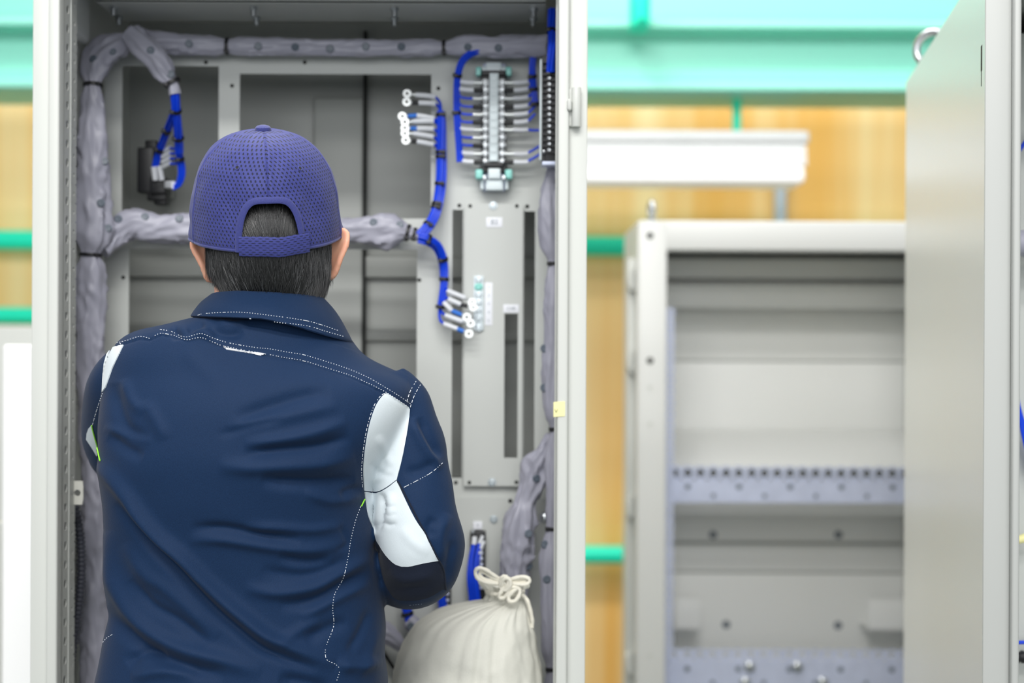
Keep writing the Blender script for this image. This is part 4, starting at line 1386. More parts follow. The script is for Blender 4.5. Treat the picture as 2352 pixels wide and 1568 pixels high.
# head, from neck to crown: (z, half width, back, front, centre shift)
HEAD = [(-.150, .062, .050, .052, -.012), (-.120, .066, .056, .062, -.010), (-.105, .060, .062, .088, -.006), (-.080, .066, .074, .096, -.002), (-.045, .071, .086, .096, 0), (-.01, .0735, .095, .095, 0), (.02, .074, .097, .095, 0), (.045, .071, .092, .090, 0),
        (.068, .060, .080, .076, 0), (.083, .042, .056, .050, 0), (.091, .014, .02, .018, 0)]
bm_.rings([sring(HX, HY + s, HZ + z, a, b_, f, 2.15, 48) for z, a, b_, f, s in HEAD])
# brow, nose, lips, chin, cheeks (towards the cabinet)
def blob(c, rx, ry, rz, n=16):
    rs = []
    for i in range(1, n):
        p = PI * i / n
        rs.append([Vector((c[0] + rx * math.sin(p) * math.cos(2 * PI * j / 20), c[1] + ry * math.sin(p) * math.sin(2 * PI * j / 20), c[2] - rz * math.cos(p))) for j in range(20)])
    bm_.rings(rs)
FY = HY + .096
blob((HX, FY - .004, HZ + .030), .052, .014, .011)
blob((HX, FY + .010, HZ - .022), .015, .018, .014)
bm_.rings([[Vector((HX + sx * w, FY + y, z)) for sx in (-1, 1)] + [Vector((HX + .6 * w, FY - .014, z)), Vector((HX - .6 * w, FY - .014, z))] for (z, w, y) in ((HZ + .022, .006, .004), (HZ - .005, .009, .014), (HZ - .026, .013, .020))])
blob((HX, FY + .002, HZ - .050), .024, .010, .006)
blob((HX, FY + .001, HZ - .060), .021, .010, .007)
blob((HX, FY - .006, HZ - .092), .026, .016, .018)
for s in (-1, 1):
    blob((HX + s * .040, FY - .018, HZ - .030), .026, .018, .024)
YAW = Matrix.Translation((HX, HY, 0)) @ Matrix.Rotation(math.radians(12), 4, 'Z') @ Matrix.Translation((-HX, -HY, 0))
bm_.v = [tuple(YAW @ Vector(p)) for p in bm_.v]
# ears seen from behind: rim and a thin bowl reaching forward to the head
def ear(rim, base, Yr):
    pts = [Vector(q) for q in spline([P(x, y, Yr + dy) for (x, y, dy) in rim], .0025)]
    b_ = [Vector(q) for q in spline([P(x, y, Yr + dy) for (x, y, dy) in base], .0025)]
    bm_.tube(pts, .0042, 12)
    for i, q in enumerate(pts):
        k = b_[min(len(b_) - 1, int(i / len(pts) * len(b_)))]
        mid = (q + k) / 2 + Vector((0, .001, 0))
        bm_.tube([q, mid, k], [.0026, .0026, .0032], 8)
ear([(466, 545, .004), (452, 544, .0), (442, 551, -.004), (442, 566, -.008), (450, 584, -.010), (460, 602, -.010), (468, 620, -.008), (474, 638, -.004), (483, 645, 0), (490, 638, .006)],
    [(484, 548, .008), (488, 566, .008), (492, 585, .008), (496, 605, .008), (498, 622, .008), (500, 636, .008)], 1.812)
ear([(772, 530, .004), (786, 528, .0), (797, 535, -.004), (798, 552, -.008), (792, 572, -.010), (783, 592, -.010), (776, 612, -.008), (769, 630, -.004), (760, 638, 0), (752, 630, .006)],
    [(757, 536, .008), (754, 556, .008), (752, 575, .008), (749, 597, .008), (747, 614, .008), (744, 628, .008)], 1.812)
for (px, py, hx) in ((476, 588, .0105), (766, 578, .0105)):
    q = P(px, py, 1.814)
    blob((q.x, q.y, q.z), hx, .0075, .0235)
# neck and trunk (hidden under the jacket)
bm_.rings([sring(mapx(cx_), 1.812, mapz(y), a, b_, f, 2.1, 40) for (y, cx_, a, b_, f) in ((600, 614, .060, .060, .058), (655, 614, .0695, .056, .060), (700, 614, .0690, .052, .060), (725, 614, .062, .050, .056), (770, 610, .07, .056, .060), (840, 595, .130, .070, .070), (980, 580, .150, .092, .084), (1130, 552, .138, .092, .084), (1350, 556, .136, .086, .084), (1600, 556, .145, .092, .088), (1700, 556, .150, .098, .092))])
RARM = [(885, 905, 1.822, .030), (930, 1010, 1.812, .033), (948, 1140, 1.802, .032), (962, 1240, 1.805, .031), (945, 1295, 1.845, .031), (880, 1292, 1.93, .029), (800, 1262, 2.02, .027), (728, 1225, 2.10, .024), (700, 1212, 2.13, .0235)]
LARM = [(310, 860, 1.835, .028), (288, 920, 1.88, .031), (280, 990, 1.94, .030), (288, 1030, 1.99, .029), (335, 1062, 2.045, .029), (405, 1088, 2.10, .027), (470, 1110, 2.145, .0245), (495, 1118, 2.16, .0235)]
limb(bm_, RARM, 24)
limb(bm_, LARM, 24)
def hand(wrist, tip_dir, up, side):
    """palm, four curled fingers and a thumb, built from the wrist outward"""
    w = Vector(wrist)
    d = Vector(tip_dir).normalized()
    n = Vector(up)
    n = (n - d * n.dot(d)).normalized()      # back of the hand
    s = d.cross(n) * side                    # towards the thumb
    rs = []
    for t, wd, th in ((-.02, .024, .021), (.0, .027, .018), (.03, .036, .0155), (.065, .041, .014), (.088, .039, .012), (.096, .034, .009)):
        rs.append([w + d * t + s * math.cos(2 * PI * j / 24) * wd + n * math.sin(2 * PI * j / 24) * th for j in range(24)])
    bm_.rings(rs)
    for off, L, curl in ((.028, .070, .55), (.0095, .080, .62), (-.0095, .074, .70), (-.027, .058, .80)):
        p = w + d * .084 + s * off
        a = 0.0
        path, rad = [p - d * .015], [.0085]
        for k, (f, r) in enumerate(((.44, .0082), (.31, .0076), (.25, .0064))):
            a += curl * (1.0, 1.15, .8)[k]
            dd = d * math.cos(a) - n * math.sin(a)
            path.append(p.copy())
            rad.append(.0088 - .0006 * k)
            p = p + dd * L * f
        path.append(p)
        rad.append(.0058)
        bm_.tube([Vector(q) for q in spline(path, .005)], [float(x) for x in np.interp(np.linspace(0, 1, len(spline(path, .005))), np.linspace(0, 1, len(rad)), rad)], 14)
    p = w + d * .022 + s * .026
    path = [p, p + (d * .6 + s * .75 - n * .25).normalized() * .034, p + (d * .85 + s * .55 - n * .45).normalized() * .064, p + (d * .95 + s * .3 - n * .6).normalized() * .086]
    sp_ = spline(path, .005)
    bm_.tube([Vector(q) for q in sp_], [float(x) for x in np.interp(np.linspace(0, 1, len(sp_)), (0, .4, .8, 1), (.0125, .0105, .0092, .0068))], 14)
wr_r, wr_l = P(700, 1212, 2.13), P(495, 1118, 2.16)
hand(wr_r, P(665, 1196, 2.20) - wr_r, (.3, -.5, .8), 1)
hand(wr_l, P(530, 1128, 2.22) - wr_l, (-.2, -.4, .9), -1)
# legs
LEGX = (mapx(430), mapx(690))
for lx in LEGX:
    rs = []
    for (z, r, dy) in ((.94, .082, .0), (.80, .080, .0), (.62, .066, .004), (.50, .056, .006), (.44, .054, .004), (.32, .052, -.008), (.18, .038, -.006), (.10, .034, 0), (.055, .036, .004)):
        rs.append([Vector((lx + r * math.cos(2 * PI * j / 32), 1.815 + dy + r * 1.08 * math.sin(2 * PI * j / 32), z)) for j in range(32)])
    bm_.rings(rs)
    bm_.rings([[Vector((lx + .040 * w * math.cos(2 * PI * j / 24), y, .062 + .032 * h * math.sin(2 * PI * j / 24))) for j in range(24)] for (y, w, h) in ((1.745, .5, .6), (1.76, .85, 1), (1.82, .9, 1.1), (1.90, 1.05, .8), (1.935, .9, .6), (1.955, .5, .4))])
person = bm_.build('person', M['skin'], None)
tag(person, 'man seen from behind in navy work jacket and navy cap, wiring the open cabinet', 'person')
me = voxel(person, .0028)
relax(me, 4, .5)
me.materials.clear()
me.materials.append(M['skin'])

# eyes (facing the cabinet)
for s in (-1, 1):
    c = YAW @ Vector((HX + s * .031, FY - .008, HZ + .010))
    ed = YAW.to_3x3() @ Vector((0, 1, 0))
    MB().lathe(c - ed * .010, ed, [(0, .004), (.004, .009), (.010, .0115), (.016, .009), (.0195, .004), (.020, .0005)], 20).build('eye', M['label'], person)

# ---------- hair
def hair_surf(phi, py):
    """point of the hair surface: phi 0 = straight back, py = photo row of its height"""
    ys = [430, 470, 520, 575, 610, 640, 665, 690, 705]
    rx = float(np.interp(py, ys, [.070, .0765, .080, .0785, .0772, .0722, .0670, .0600, .0585]))
    ry = float(np.interp(py, ys, [.090, .098, .1005, .0985, .0945, .088, .078, .0665, .064]))
    cy = float(np.interp(py, ys, [1.815] * 5 + [1.814, 1.812, 1.810, 1.810]))
    return Vector((mapx(float(np.interp(py, [600, 690], [616, 625])), py) + math.sin(phi) * rx, cy - math.cos(phi) * ry, mapz(py)))
hm = MB()
rows = []
for py in np.linspace(432, 700, 48):
    rows.append([hair_surf(2 * PI * j / 72, py) * 1.0 for j in range(72)])
# only back and sides are covered: keep the front half under the skin
for r_ in rows:
    for j in range(72):
        a = 2 * PI * j / 72
        if math.cos(a) < -.15:
            c = Vector((HX, HY, r_[j].z))
            r_[j] = c + (r_[j] - c) * .80
hm.rings(rows)
uvs = [(.05, 0)] * len(hm.v)
rnd = random.Random(11)
def strand(p, d, L, r, shade, bend):
    pts = []
    q = p.copy()
    dd = d.normalized()
    k = 4
    for i in range(k + 1):
        pts.append(q.copy())
        dd = (dd + bend * (1.0 / k)).normalized()
        q = q + dd * (L / k)
    rs = tube_rings(pts, [r, r, r * .9, r * .65, r * .15], 3)
    n0 = len(hm.v)
    hm.rings(rs, False, False, mi=1)
    uvs.extend([(shade, 0)] * (len(hm.v) - n0))
def add_strands(n, phi_rng, py_rng, Lr, towards, flick):
    for _ in range(n):
        phi = rnd.uniform(*phi_rng)
        py = rnd.uniform(*py_rng)
        p = hair_surf(phi, py)
        e = hair_surf(phi + .02, py) - p
        dn = (hair_surf(phi, py + 4) - p).normalized()
        nn = e.cross(dn).normalized()
        if nn.dot(p - Vector((HX, HY, p.z))) < 0: nn = -nn
        e.normalize()
        side = towards(phi, py) + rnd.gauss(0, .16)
        d = dn + e * side + nn * rnd.uniform(.02, .16)
        L = rnd.uniform(*Lr)
        sh = min(1, max(0, rnd.gauss(.42, .22)))
        if rnd.random() < .06: sh = rnd.uniform(.8, 1)  # a few strands coloured pale grey to stand for highlights
        strand(p + nn * rnd.uniform(-.001, .0012), d, L, rnd.uniform(.00016, .00030), sh, -nn * rnd.uniform(.05, .35) + Vector((0, 0, -.15)) + e * rnd.gauss(0, .10) + flick(phi, py))
# nape and sides
add_strands(6500, (-1.75, 1.75), (555, 668), (.018, .034), lambda a, y: -.25 * a * (y - 560) / 100, lambda a, y: Vector((0, 0, 0)))
# neat lower fringe of hair over the collar
add_strands(1500, (-1.45, 1.45), (652, 684), (.010, .022), lambda a, y: -.35 * a, lambda a, y: Vector((.10 * a, -.05, 0)))
# whorl in the opening of the cap: hair runs down and inwards to the strap
add_strands(2800, (-.32, .72), (452, 535), (.018, .034), lambda a, y: -1.1 * (a - .2) + (.25 if a > .3 else -.05), lambda a, y: Vector((0, 0, 0)))
hm.uvs = uvs
hair = hm.build('hair', [M['hairbase'], M['hair']], person, ang=80)
hair['label'] = 'short black hair below and inside the cap opening'

# ---------- cap
CAPC = P(613, 545, 1.81)
CAPM = Matrix.Translation(CAPC) @ Matrix.Rotation(math.radians(12), 4, 'Z') @ Matrix.Rotation(math.radians(-3.0), 4, 'Y') @ Matrix.Rotation(math.radians(14), 4, 'X')
CRX, CRY, CH_ = .0945, .105, .1365
def cap_r(h):
    t = min(1.0, max(0.0, h / CH_))
    return max(0.0, 1 - t ** 2.6) ** (1 / 2.6)
SEAMS = [math.radians(x) for x in (-180, -128, -74, 0, 74, 128, 180)]
def cap_pt(phi, h, out=0.0, fine=True):
    w = cap_r(h)
    rx, ry = CRX * w, CRY * w
    if fine:
        bulge = .0045 * math.exp(-((abs(phi) - 1.55) / .16) ** 2) * math.exp(-(h / .016) ** 2)
        seam = 0.0
        for s in SEAMS:
            d = abs(phi - s) * .1 * w
            seam += -.0011 * math.exp(-(d / .0010) ** 2) + .0006 * math.exp(-((d - .0042) / .0022) ** 2)
        dent = -.0035 * math.exp(-((phi + .52) / .16) ** 2 - ((h - .055) / .026) ** 2) - .0030 * math.exp(-((phi - .62) / .15) ** 2 - ((h - .052) / .024) ** 2)
        wv = .0016 * nz(phi * 2.3, h * 28, 3.7) + .0009 * nz(phi * 5, h * 60, 8.1)
        edge = -.002 * math.exp(-(h / .004) ** 2)
        out = out + bulge + seam + dent + wv + edge
    d = Vector((math.sin(phi) * (1 + .0), -math.cos(phi), .35 * (h / CH_) ** 2)).normalized()
    return CAPM @ (Vector((math.sin(phi) * rx, -math.cos(phi) * ry, h)) + d * out)
AH, AW = .0625, .415
def arch(phi):
    a = abs(phi) / AW
    return AH * max(0.0, 1 - a ** 4.2) ** (1 / 2.1) if a < 1 else 0.0
phis = set(np.round(np.radians(np.arange(-180, 180.01, 2.0)), 5))
for s in SEAMS:
    for d in (.12, .3, .5, .8, 1.2, 1.8, 2.4, 3.0, 3.8):
        for q in (s + math.radians(d), s - math.radians(d)):
            if -PI <= q <= PI: phis.add(round(q, 5))
for k in (1, .998, .993, .985, .97, .95, .92, .88, .84):
    for sg in (1, -1): phis.add(round(sg * AW * k, 5))
phis = sorted(phis)
NT = 56
m = MB()
uvl = []
rings = []
cent = [(SEAMS[i] + SEAMS[i + 1]) / 2 for i in range(6)]
for inner in (0, 1):
    for ti in range(NT + 1):
        row = []
        for phi in phis:
            h0 = arch(phi)
            t = ti / NT
            h = h0 + (CH_ * .9995 - h0) * (1 - (1 - t) ** 1.5)
            row.append(cap_pt(phi, h, -.0016 * inner))
            if not inner:
                c = min(cent, key=lambda x: abs(x - phi))
                uvl.append((0.0, 0.0) if abs(phi) > math.radians(74.05) else ((phi - (-.64 if phi < 0 else .64)) * .1 * max(.12, cap_r(h)) / .0058, h / .0043 + .004))
            else:
                uvl.append((0.0, 0.0))
        rings.append(row)
no = NT + 1
m.rings(rings[:no], False, False, closed=False)
m.rings(rings[no:], False, False, closed=False)
n = len(phis)
for j in range(n - 1):
    m.f.append((j, j + 1, no * n + j + 1, no * n + j))
    m.m.append(0)
m.uvs = uvl
cap = m.build('cap', M['cap'], person, ang=80)
cap['label'] = 'navy blue mesh baseball cap'
# binding around the opening and a rolled hem
bp = [cap_pt(a, arch(a), .0007, False) for a in [AW * math.copysign(1 - abs(q) ** 2.2, q) * -1 if False else AW * q for q in np.concatenate([-1 + .5 * (np.linspace(0, 1, 30) ** 2.5), np.linspace(-.5, .5, 30)[1:-1], 1 - .5 * (np.linspace(1, 0, 30) ** 2.5)])]]
def band(pts, w, th, name, up):
    rs = []
    for i, p in enumerate(pts):
        t = (pts[min(i + 1, len(pts) - 1)] - pts[max(i - 1, 0)]).normalized()
        c = CAPM @ Vector((0, 0, .03))
        o_ = (p - c)
        o_ = (o_ - t * o_.dot(t)).normalized()
        s = t.cross(o_).normalized() * up
        rs.append([p + s * (w * math.cos(a)) + o_ * (th * math.sin(a)) for a in [2 * PI * j / 12 for j in range(12)]])
    return MB().rings(rs).build(name, M['capbind'], cap, ang=80)
band(bp, .0042, .0011, 'opening_binding', 1)
hp_ = [cap_pt(a, .0015, .0002, True) for a in np.linspace(AW, 2 * PI - AW, 200) for a in [a if a <= PI else a - 2 * PI]]
band(hp_, .0020, .0014, 'hem', 1)
# strap across the opening
m = MB()
suv = []
rs = []
for a in np.linspace(-.40, .50, 60):
    off = .0030 + .0008 * math.sin(a * 5 + 1)
    sag = .0016 * math.exp(-((a - .12) / .14) ** 2)
    col_ = []
    prof_ = [(-.0040, .0), (-.0028, .0008), (.004, .0010), (.012, .0010), (.0190, .0008), (.0204, 0), (.0190, -.0008), (.004, -.0010), (-.0028, -.0008)]
    for (h, t) in prof_:
        hh = h - sag + .0010 * a
        q = cap_pt(a, max(hh, .0), off + t, False)
        if hh < 0: q = q + CAPM.to_3x3() @ Vector((0, 0, hh))
        col_.append(q)
        suv.append((a * .1 / .0085, h / .0027))
    rs.append(col_)
m.rings(rs)
m.uvs = suv
m.build('strap', M['strap'], cap, ang=50)
# button, eyelets, visor
top = cap_pt(0, CH_ * .9995, 0, False)
ax = (CAPM.to_3x3() @ Vector((0, 0, 1))).normalized()
MB().lathe(top - ax * .001, ax, [(0, .0095), (.002, .0102), (.0045, .0096), (.0065, .0070), (.0075, .0035), (.0078, .0003)], 32).build('button', M['capbind'], cap)
bv = bvh_of(cap)
for (px, py) in ((545, 385), (689, 387)):
    h = bv.ray_cast(CAM, ray(px, py))
    e = MB().torus(h[0] + h[1] * .0003 * (1 if h[1].y < 0 else -1), h[1], .0026, .0008, 24, 8)
    e.cyl(h[0] - h[1] * .0002, h[0] + Vector((0, -.0004, 0)), .0018, seg=16, mi=1)
    e.build('eyelet', [M['capbind'], M['hole']], cap)
vm = []
for i in range(9):
    t = i / 8
    row = []
    for a in np.linspace(-1.05, 1.05, 40):
        q = Vector((math.sin(a) * CRX, math.cos(a) * CRY, .003))
        ext = .072 * t * math.cos(a * 1.42) ** .6 if abs(a * 1.42) < PI / 2 else 0
        row.append(CAPM @ (q + Vector((math.sin(a) * .1 * t * .1, ext, -.020 * t * (abs(a) / 1.05) ** 2 * 1.2 - .006 * t))))
    vm.append(row)
m = MB().rings(vm, False, False, closed=False)
m.rings([[p + Vector((0, 0, -.0035)) for p in r_] for r_ in vm], False, False, closed=False)
n = 40
for j in range(n - 1):
    m.f.append((8 * n + j, 8 * n + j + 1, 17 * n + j + 1, 17 * n + j)); m.m.append(0)
m.build('visor', M['capbind'], cap, ang=60)

# ---------- jacket
jm = MB()
# (photo row, left px, right px, centre depth, back reach, front reach)
TR = [(705, 512, 728, 1.805, .060, .062), (728, 478, 748, 1.805, .074, .070), (742, 424, 764, 1.806, .082, .076), (752, 380, 776, 1.807, .087, .080), (764, 322, 788, 1.808, .092, .084), (782, 284, 804, 1.810, .098, .088), (806, 262, 824, 1.811, .106, .092), (828, 253, 848, 1.811, .112, .096), (848, 249, 880, 1.811, .117, .100),
      (868, 246, 925, 1.810, .122, .104), (900, 242, 950, 1.808, .129, .108), (950, 238, 942, 1.806, .136, .112), (1010, 236, 915, 1.805, .139, .114), (1060, 237, 880, 1.805, .139, .115), (1110, 242, 856, 1.806, .136, .116), (1170, 246, 853, 1.808, .131, .117),
      (1250, 247, 859, 1.812, .125, .118), (1340, 248, 868, 1.815, .121, .120), (1420, 250, 877, 1.816, .121, .122), (1480, 238, 881, 1.816, .124, .124), (1560, 222, 883, 1.816, .129, .126), (1660, 216, 885, 1.816, .131, .128), (1770, 218, 885, 1.816, .131, .128)]
rs = []
for q in spline([(l, r, py, cy * 1000, b_ * 1000, f * 1000) for py, l, r, cy, b_, f in TR], 9):
    l, r, py, cy, b_, f = [float(x) for x in q]
    cy, b_, f = cy / 1000, b_ / 1000, f / 1000
    a = (r - l) / 2 * YT0 / FPX
    rs.append(sring(mapx((l + r) / 2, py), cy, mapz(py), a, b_, f, 2.35, 96))
jm.rings(rs)
limb(jm, [(880, 880, 1.815, .034), (915, 935, 1.812, .042), (935, 1010, 1.803, .045), (947, 1090, 1.796, .0465), (954, 1160, 1.790, .0495), (966, 1225, 1.790, .0530), (969, 1272, 1.798, .0515), (958, 1308, 1.826, .0475), (925, 1318, 1.885, .0435), (868, 1300, 1.95, .042), (800, 1266, 2.02, .040), (745, 1240, 2.09, .036)], 36, .008)
limb(jm, [(305, 842, 1.825, .034), (285, 880, 1.85, .043), (275, 930, 1.89, .046), (272, 985, 1.94, .047), (280, 1030, 1.985, .046), (325, 1060, 2.04, .041), (400, 1086, 2.10, .037), (455, 1104, 2.135, .034)], 36, .008)
jacket = jm.build('jacket', M['navy'], person)
me = voxel(jacket, .0044)
relax(me, 6, .5)
set_co(me, get_co(me) + vnormals(me) * .0012)
me = subdiv(jacket, 1)
relax(me, 2, .5)
JO = np.array(tuple(world_of(jacket)))
# folds: strokes in photo pixels (points, height mm, half width px)
FOLDS = [
    ([(200, 1060), (246, 1090), (289, 1136), (325, 1190), (365, 1236), (418, 1282), (464, 1331), (510, 1376), (560, 1420), (609, 1459), (659, 1484), (720, 1508), (770, 1528)], 6.5, 17),
    ([(270, 1150), (312, 1206), (352, 1256), (404, 1306), (450, 1356), (496, 1402), (548, 1446), (600, 1486), (660, 1512), (730, 1538)], -5.0, 13),
    ([(243, 1220), (250, 1290), (264, 1342), (306, 1412), (362, 1462), (428, 1494), (520, 1518), (600, 1545)], 5.0, 19),
    ([(240, 1400), (280, 1440), (340, 1490), (420, 1528), (520, 1552)], -4.5, 17),
    ([(285, 1250), (330, 1316), (378, 1350), (432, 1396), (500, 1465)], 2.6, 17),
    ([(300, 1330), (350, 1390), (410, 1425), (480, 1478)], -2.6, 13),
    ([(430, 1240), (500, 1238), (560, 1246), (640, 1258), (720, 1262), (790, 1250)], 2.6, 13),
    ([(440, 1212), (520, 1214), (600, 1230), (690, 1240)], -3.0, 12),
    ([(560, 1210), (640, 1212), (720, 1216), (790, 1206)], 2.0, 11),
    ([(640, 1278), (700, 1290), (760, 1284)], -2.4, 11),
    ([(600, 1100), (660, 1106), (740, 1108), (815, 1102)], -4.2, 15),
    ([(500, 1070), (580, 1074), (660, 1070), (740, 1064), (816, 1048)], 3.6, 17),
    ([(560, 1040), (640, 1032), (728, 1026), (806, 1004)], -3.6, 13),
    ([(560, 1022), (640, 1012), (720, 994), (800, 968)], 3.0, 14),
    ([(540, 960), (620, 932), (700, 908), (760, 902)], -2.6, 16),
    ([(520, 985), (600, 970), (690, 950), (780, 930)], 1.8, 14),
    ([(500, 1000), (580, 978), (650, 962)], -1.4, 9),
    ([(560, 1350), (640, 1360), (723, 1347), (770, 1322), (820, 1296), (855, 1280)], 3.6, 15),
    ([(640, 1390), (720, 1378), (790, 1340), (850, 1312)], -3.2, 14),
    ([(600, 1310), (680, 1322), (740, 1312), (800, 1284)], -2.0, 13),
    ([(690, 1420), (730, 1396), (800, 1360), (850, 1340)], 2.4, 13),
    ([(700, 1470), (760, 1440), (800, 1430)], -2.6, 15),
    ([(640, 1478), (700, 1440), (740, 1425)], 1.8, 13),
    ([(772, 1528), (830, 1528), (880, 1520)], 4.0, 15),
    ([(800, 1500), (830, 1450), (850, 1400)], -2.2, 11),
    ([(820, 1560), (850, 1500), (872, 1440)], 1.5, 12),
    ([(640, 1560), (700, 1568), (760, 1585)], -4.0, 16),
    ([(300, 1555), (380, 1540), (450, 1548)], 3.0, 14),
    ([(290, 1525), (330, 1500), (380, 1505)], -3.2, 14),
    ([(262, 880), (270, 930), (292, 985), (340, 1010)], -2.6, 15),
    ([(285, 870), (300, 915), (330, 950)], 1.8, 13),
    ([(330, 920), (360, 970), (380, 1010)], 1.6, 15),
    ([(250, 1000), (290, 1030), (330, 1048)], -2.4, 13),
    ([(240, 980), (300, 1002), (350, 1015)], 1.4, 10),
    ([(420, 800), (470, 850), (520, 880)], 1.0, 22),
    ([(430, 762), (452, 752), (470, 740)], -3.0, 10),
    ([(395, 752), (405, 765), (412, 780)], -3.4, 9),
    ([(440, 768), (462, 762), (495, 775)], 2.2, 9),
    ([(480, 752), (500, 764), (530, 770), (560, 762)], -2.4, 10),
    ([(500, 742), (540, 745), (570, 740)], 1.6, 9),
    ([(700, 1130), (760, 1150), (830, 1140)], 1.8, 12),
    ([(780, 1140), (805, 1126), (832, 1122)], -2.0, 9),
    ([(780, 1205), (800, 1250), (770, 1262)], -1.0, 7),
    # sleeve
    ([(945, 960), (960, 1000), (990, 1050), (1014, 1075)], 3.0, 12),
    ([(960, 960), (985, 1010), (1010, 1050)], -2.6, 10),
    ([(930, 1085), (965, 1080), (1000, 1060)], -2.0, 12),
    ([(1030, 1180), (1010, 1230), (1012, 1290)], 2.2, 13),
    ([(1000, 1190), (985, 1210), (990, 1235)], -1.6, 11),
    ([(1040, 1240), (1032, 1290), (1025, 1335)], -1.8, 10),
    ([(895, 1310), (930, 1330), (1000, 1318)], 1.6, 13),
    ([(890, 1360), (930, 1352), (990, 1350)], -1.6, 12),
    # grey gusset creases
    ([(866, 1000), (885, 1040), (900, 1070)], 2.4, 9),
    ([(850, 1060), (870, 1085), (905, 1092)], -2.4, 8),
    ([(845, 1100), (870, 1098), (900, 1080)], 2.2, 8),
    ([(876, 1130), (879, 1160), (874, 1195), (866, 1225)], -7.0, 7),
    ([(896, 1130), (900, 1160), (898, 1200)], 3.6, 11),
    ([(884, 1158), (900, 1164), (912, 1160)], -1.4, 4),
    ([(884, 1178), (900, 1184), (912, 1178)], -1.4, 4),
    ([(882, 1198), (898, 1206), (912, 1200)], -1.6, 4),
    ([(850, 1150), (858, 1180), (864, 1205)], 2.4, 8),
    ([(925, 1210), (945, 1240), (985, 1270)], 1.6, 12),
]
def seg_dist(px, poly):
    d = np.full(len(px), 1e9)
    t_ = np.zeros(len(px))
    L = sum(math.dist(poly[i], poly[i + 1]) for i in range(len(poly) - 1))
    s0 = 0.0
    for i in range(len(poly) - 1):
        a, b_ = np.array(poly[i], float), np.array(poly[i + 1], float)
        ab = b_ - a
        l = np.linalg.norm(ab)
        u = ((px - a) @ ab / (l * l)).clip(0, 1)
        dd = np.linalg.norm(px - (a + u[:, None] * ab), axis=1)
        k = dd < d
        d = np.where(k, dd, d)
        t_ = np.where(k, (s0 + u * l) / L, t_)
        s0 += l
    return d, t_
def smooth_poly(poly, step=8):
    return [tuple(float(v) for v in q) for q in spline([(p[0], p[1], 0) for p in poly], step)]
def smooth2(poly, step=8):
    return [(p[0], p[1]) for p in smooth_poly(poly, step)]
co = get_co(me) + JO
nn = vnormals(me)
pix = px_of(co)
face = np.clip(-nn[:, 1] * 1.6 + .15, 0, 1)
disp = np.zeros(len(co))
NF = len(FOLDS) - 11
for fi, (poly, h, w) in enumerate(FOLDS):
    sp2 = smooth2(poly, 12)
    box_ = np.array(sp2)
    lo, hi = box_.min(0) - 4 * w, box_.max(0) + 4 * w
    idx = np.where((pix[:, 0] > lo[0]) & (pix[:, 0] < hi[0]) & (pix[:, 1] > lo[1]) & (pix[:, 1] < hi[1]))[0]
    if not len(idx): continue
    d, t = seg_dist(pix[idx], sp2)
    fade = np.clip(np.minimum(t, 1 - t) / .22, 0, 1) ** .7
    disp[idx] += h * (.0019 if fi < NF else .0010) * np.exp(-(d / w) ** 2) * fade * face[idx]
# yoke seam: the yoke lies over the back cloth
YOKE = [(262, 794), (291, 786), (321, 777), (344, 780), (356, 774), (371, 768), (397, 772.5), (429, 782), (462, 777.5), (491, 788.5), (517, 797.5), (560, 806), (605, 814.5), (650, 822), (700, 831), (757, 850), (804, 864.5), (845, 882), (889, 904), (935, 934)]
d, t = seg_dist(pix, YOKE)
below = np.interp(pix[:, 0], [p[0] for p in YOKE], [p[1] for p in YOKE])
inside = (pix[:, 0] > 258) & (pix[:, 0] < 938) & (d < 60)
above = inside & (pix[:, 1] < below)
disp += np.where(above, .0009 * face, 0)
disp += np.where(inside & (pix[:, 1] >= below), -.0016 * np.exp(-(d / 3.2) ** 2) * face, 0)
# fine cloth unevenness everywhere, folds on the sides and front too
ph = co
fn = (np.sin(ph[:, 2] * 95 + 3 * np.sin(ph[:, 0] * 21) + 2 * np.sin(ph[:, 1] * 17)) * .0007 + np.sin(ph[:, 2] * 44 - ph[:, 0] * 30 + 2 * np.sin(ph[:, 1] * 30)) * .0009)
disp += fn * (.35 + .9 * (1 - face))
set_co(me, co + nn * disp[:, None] - JO)
relax(me, 1, .35)
me.polygons.foreach_set('use_smooth', [True] * len(me.polygons))
me.materials.clear()
me.materials.append(M['navy'])
me.update()
JB = bvh_of(jacket)
def hitj(px, py, bv=None):
    h = (bv or JB).ray_cast(CAM, ray(px, py))
    return (h[0], h[1]) if h[0] is not None else (None, None)

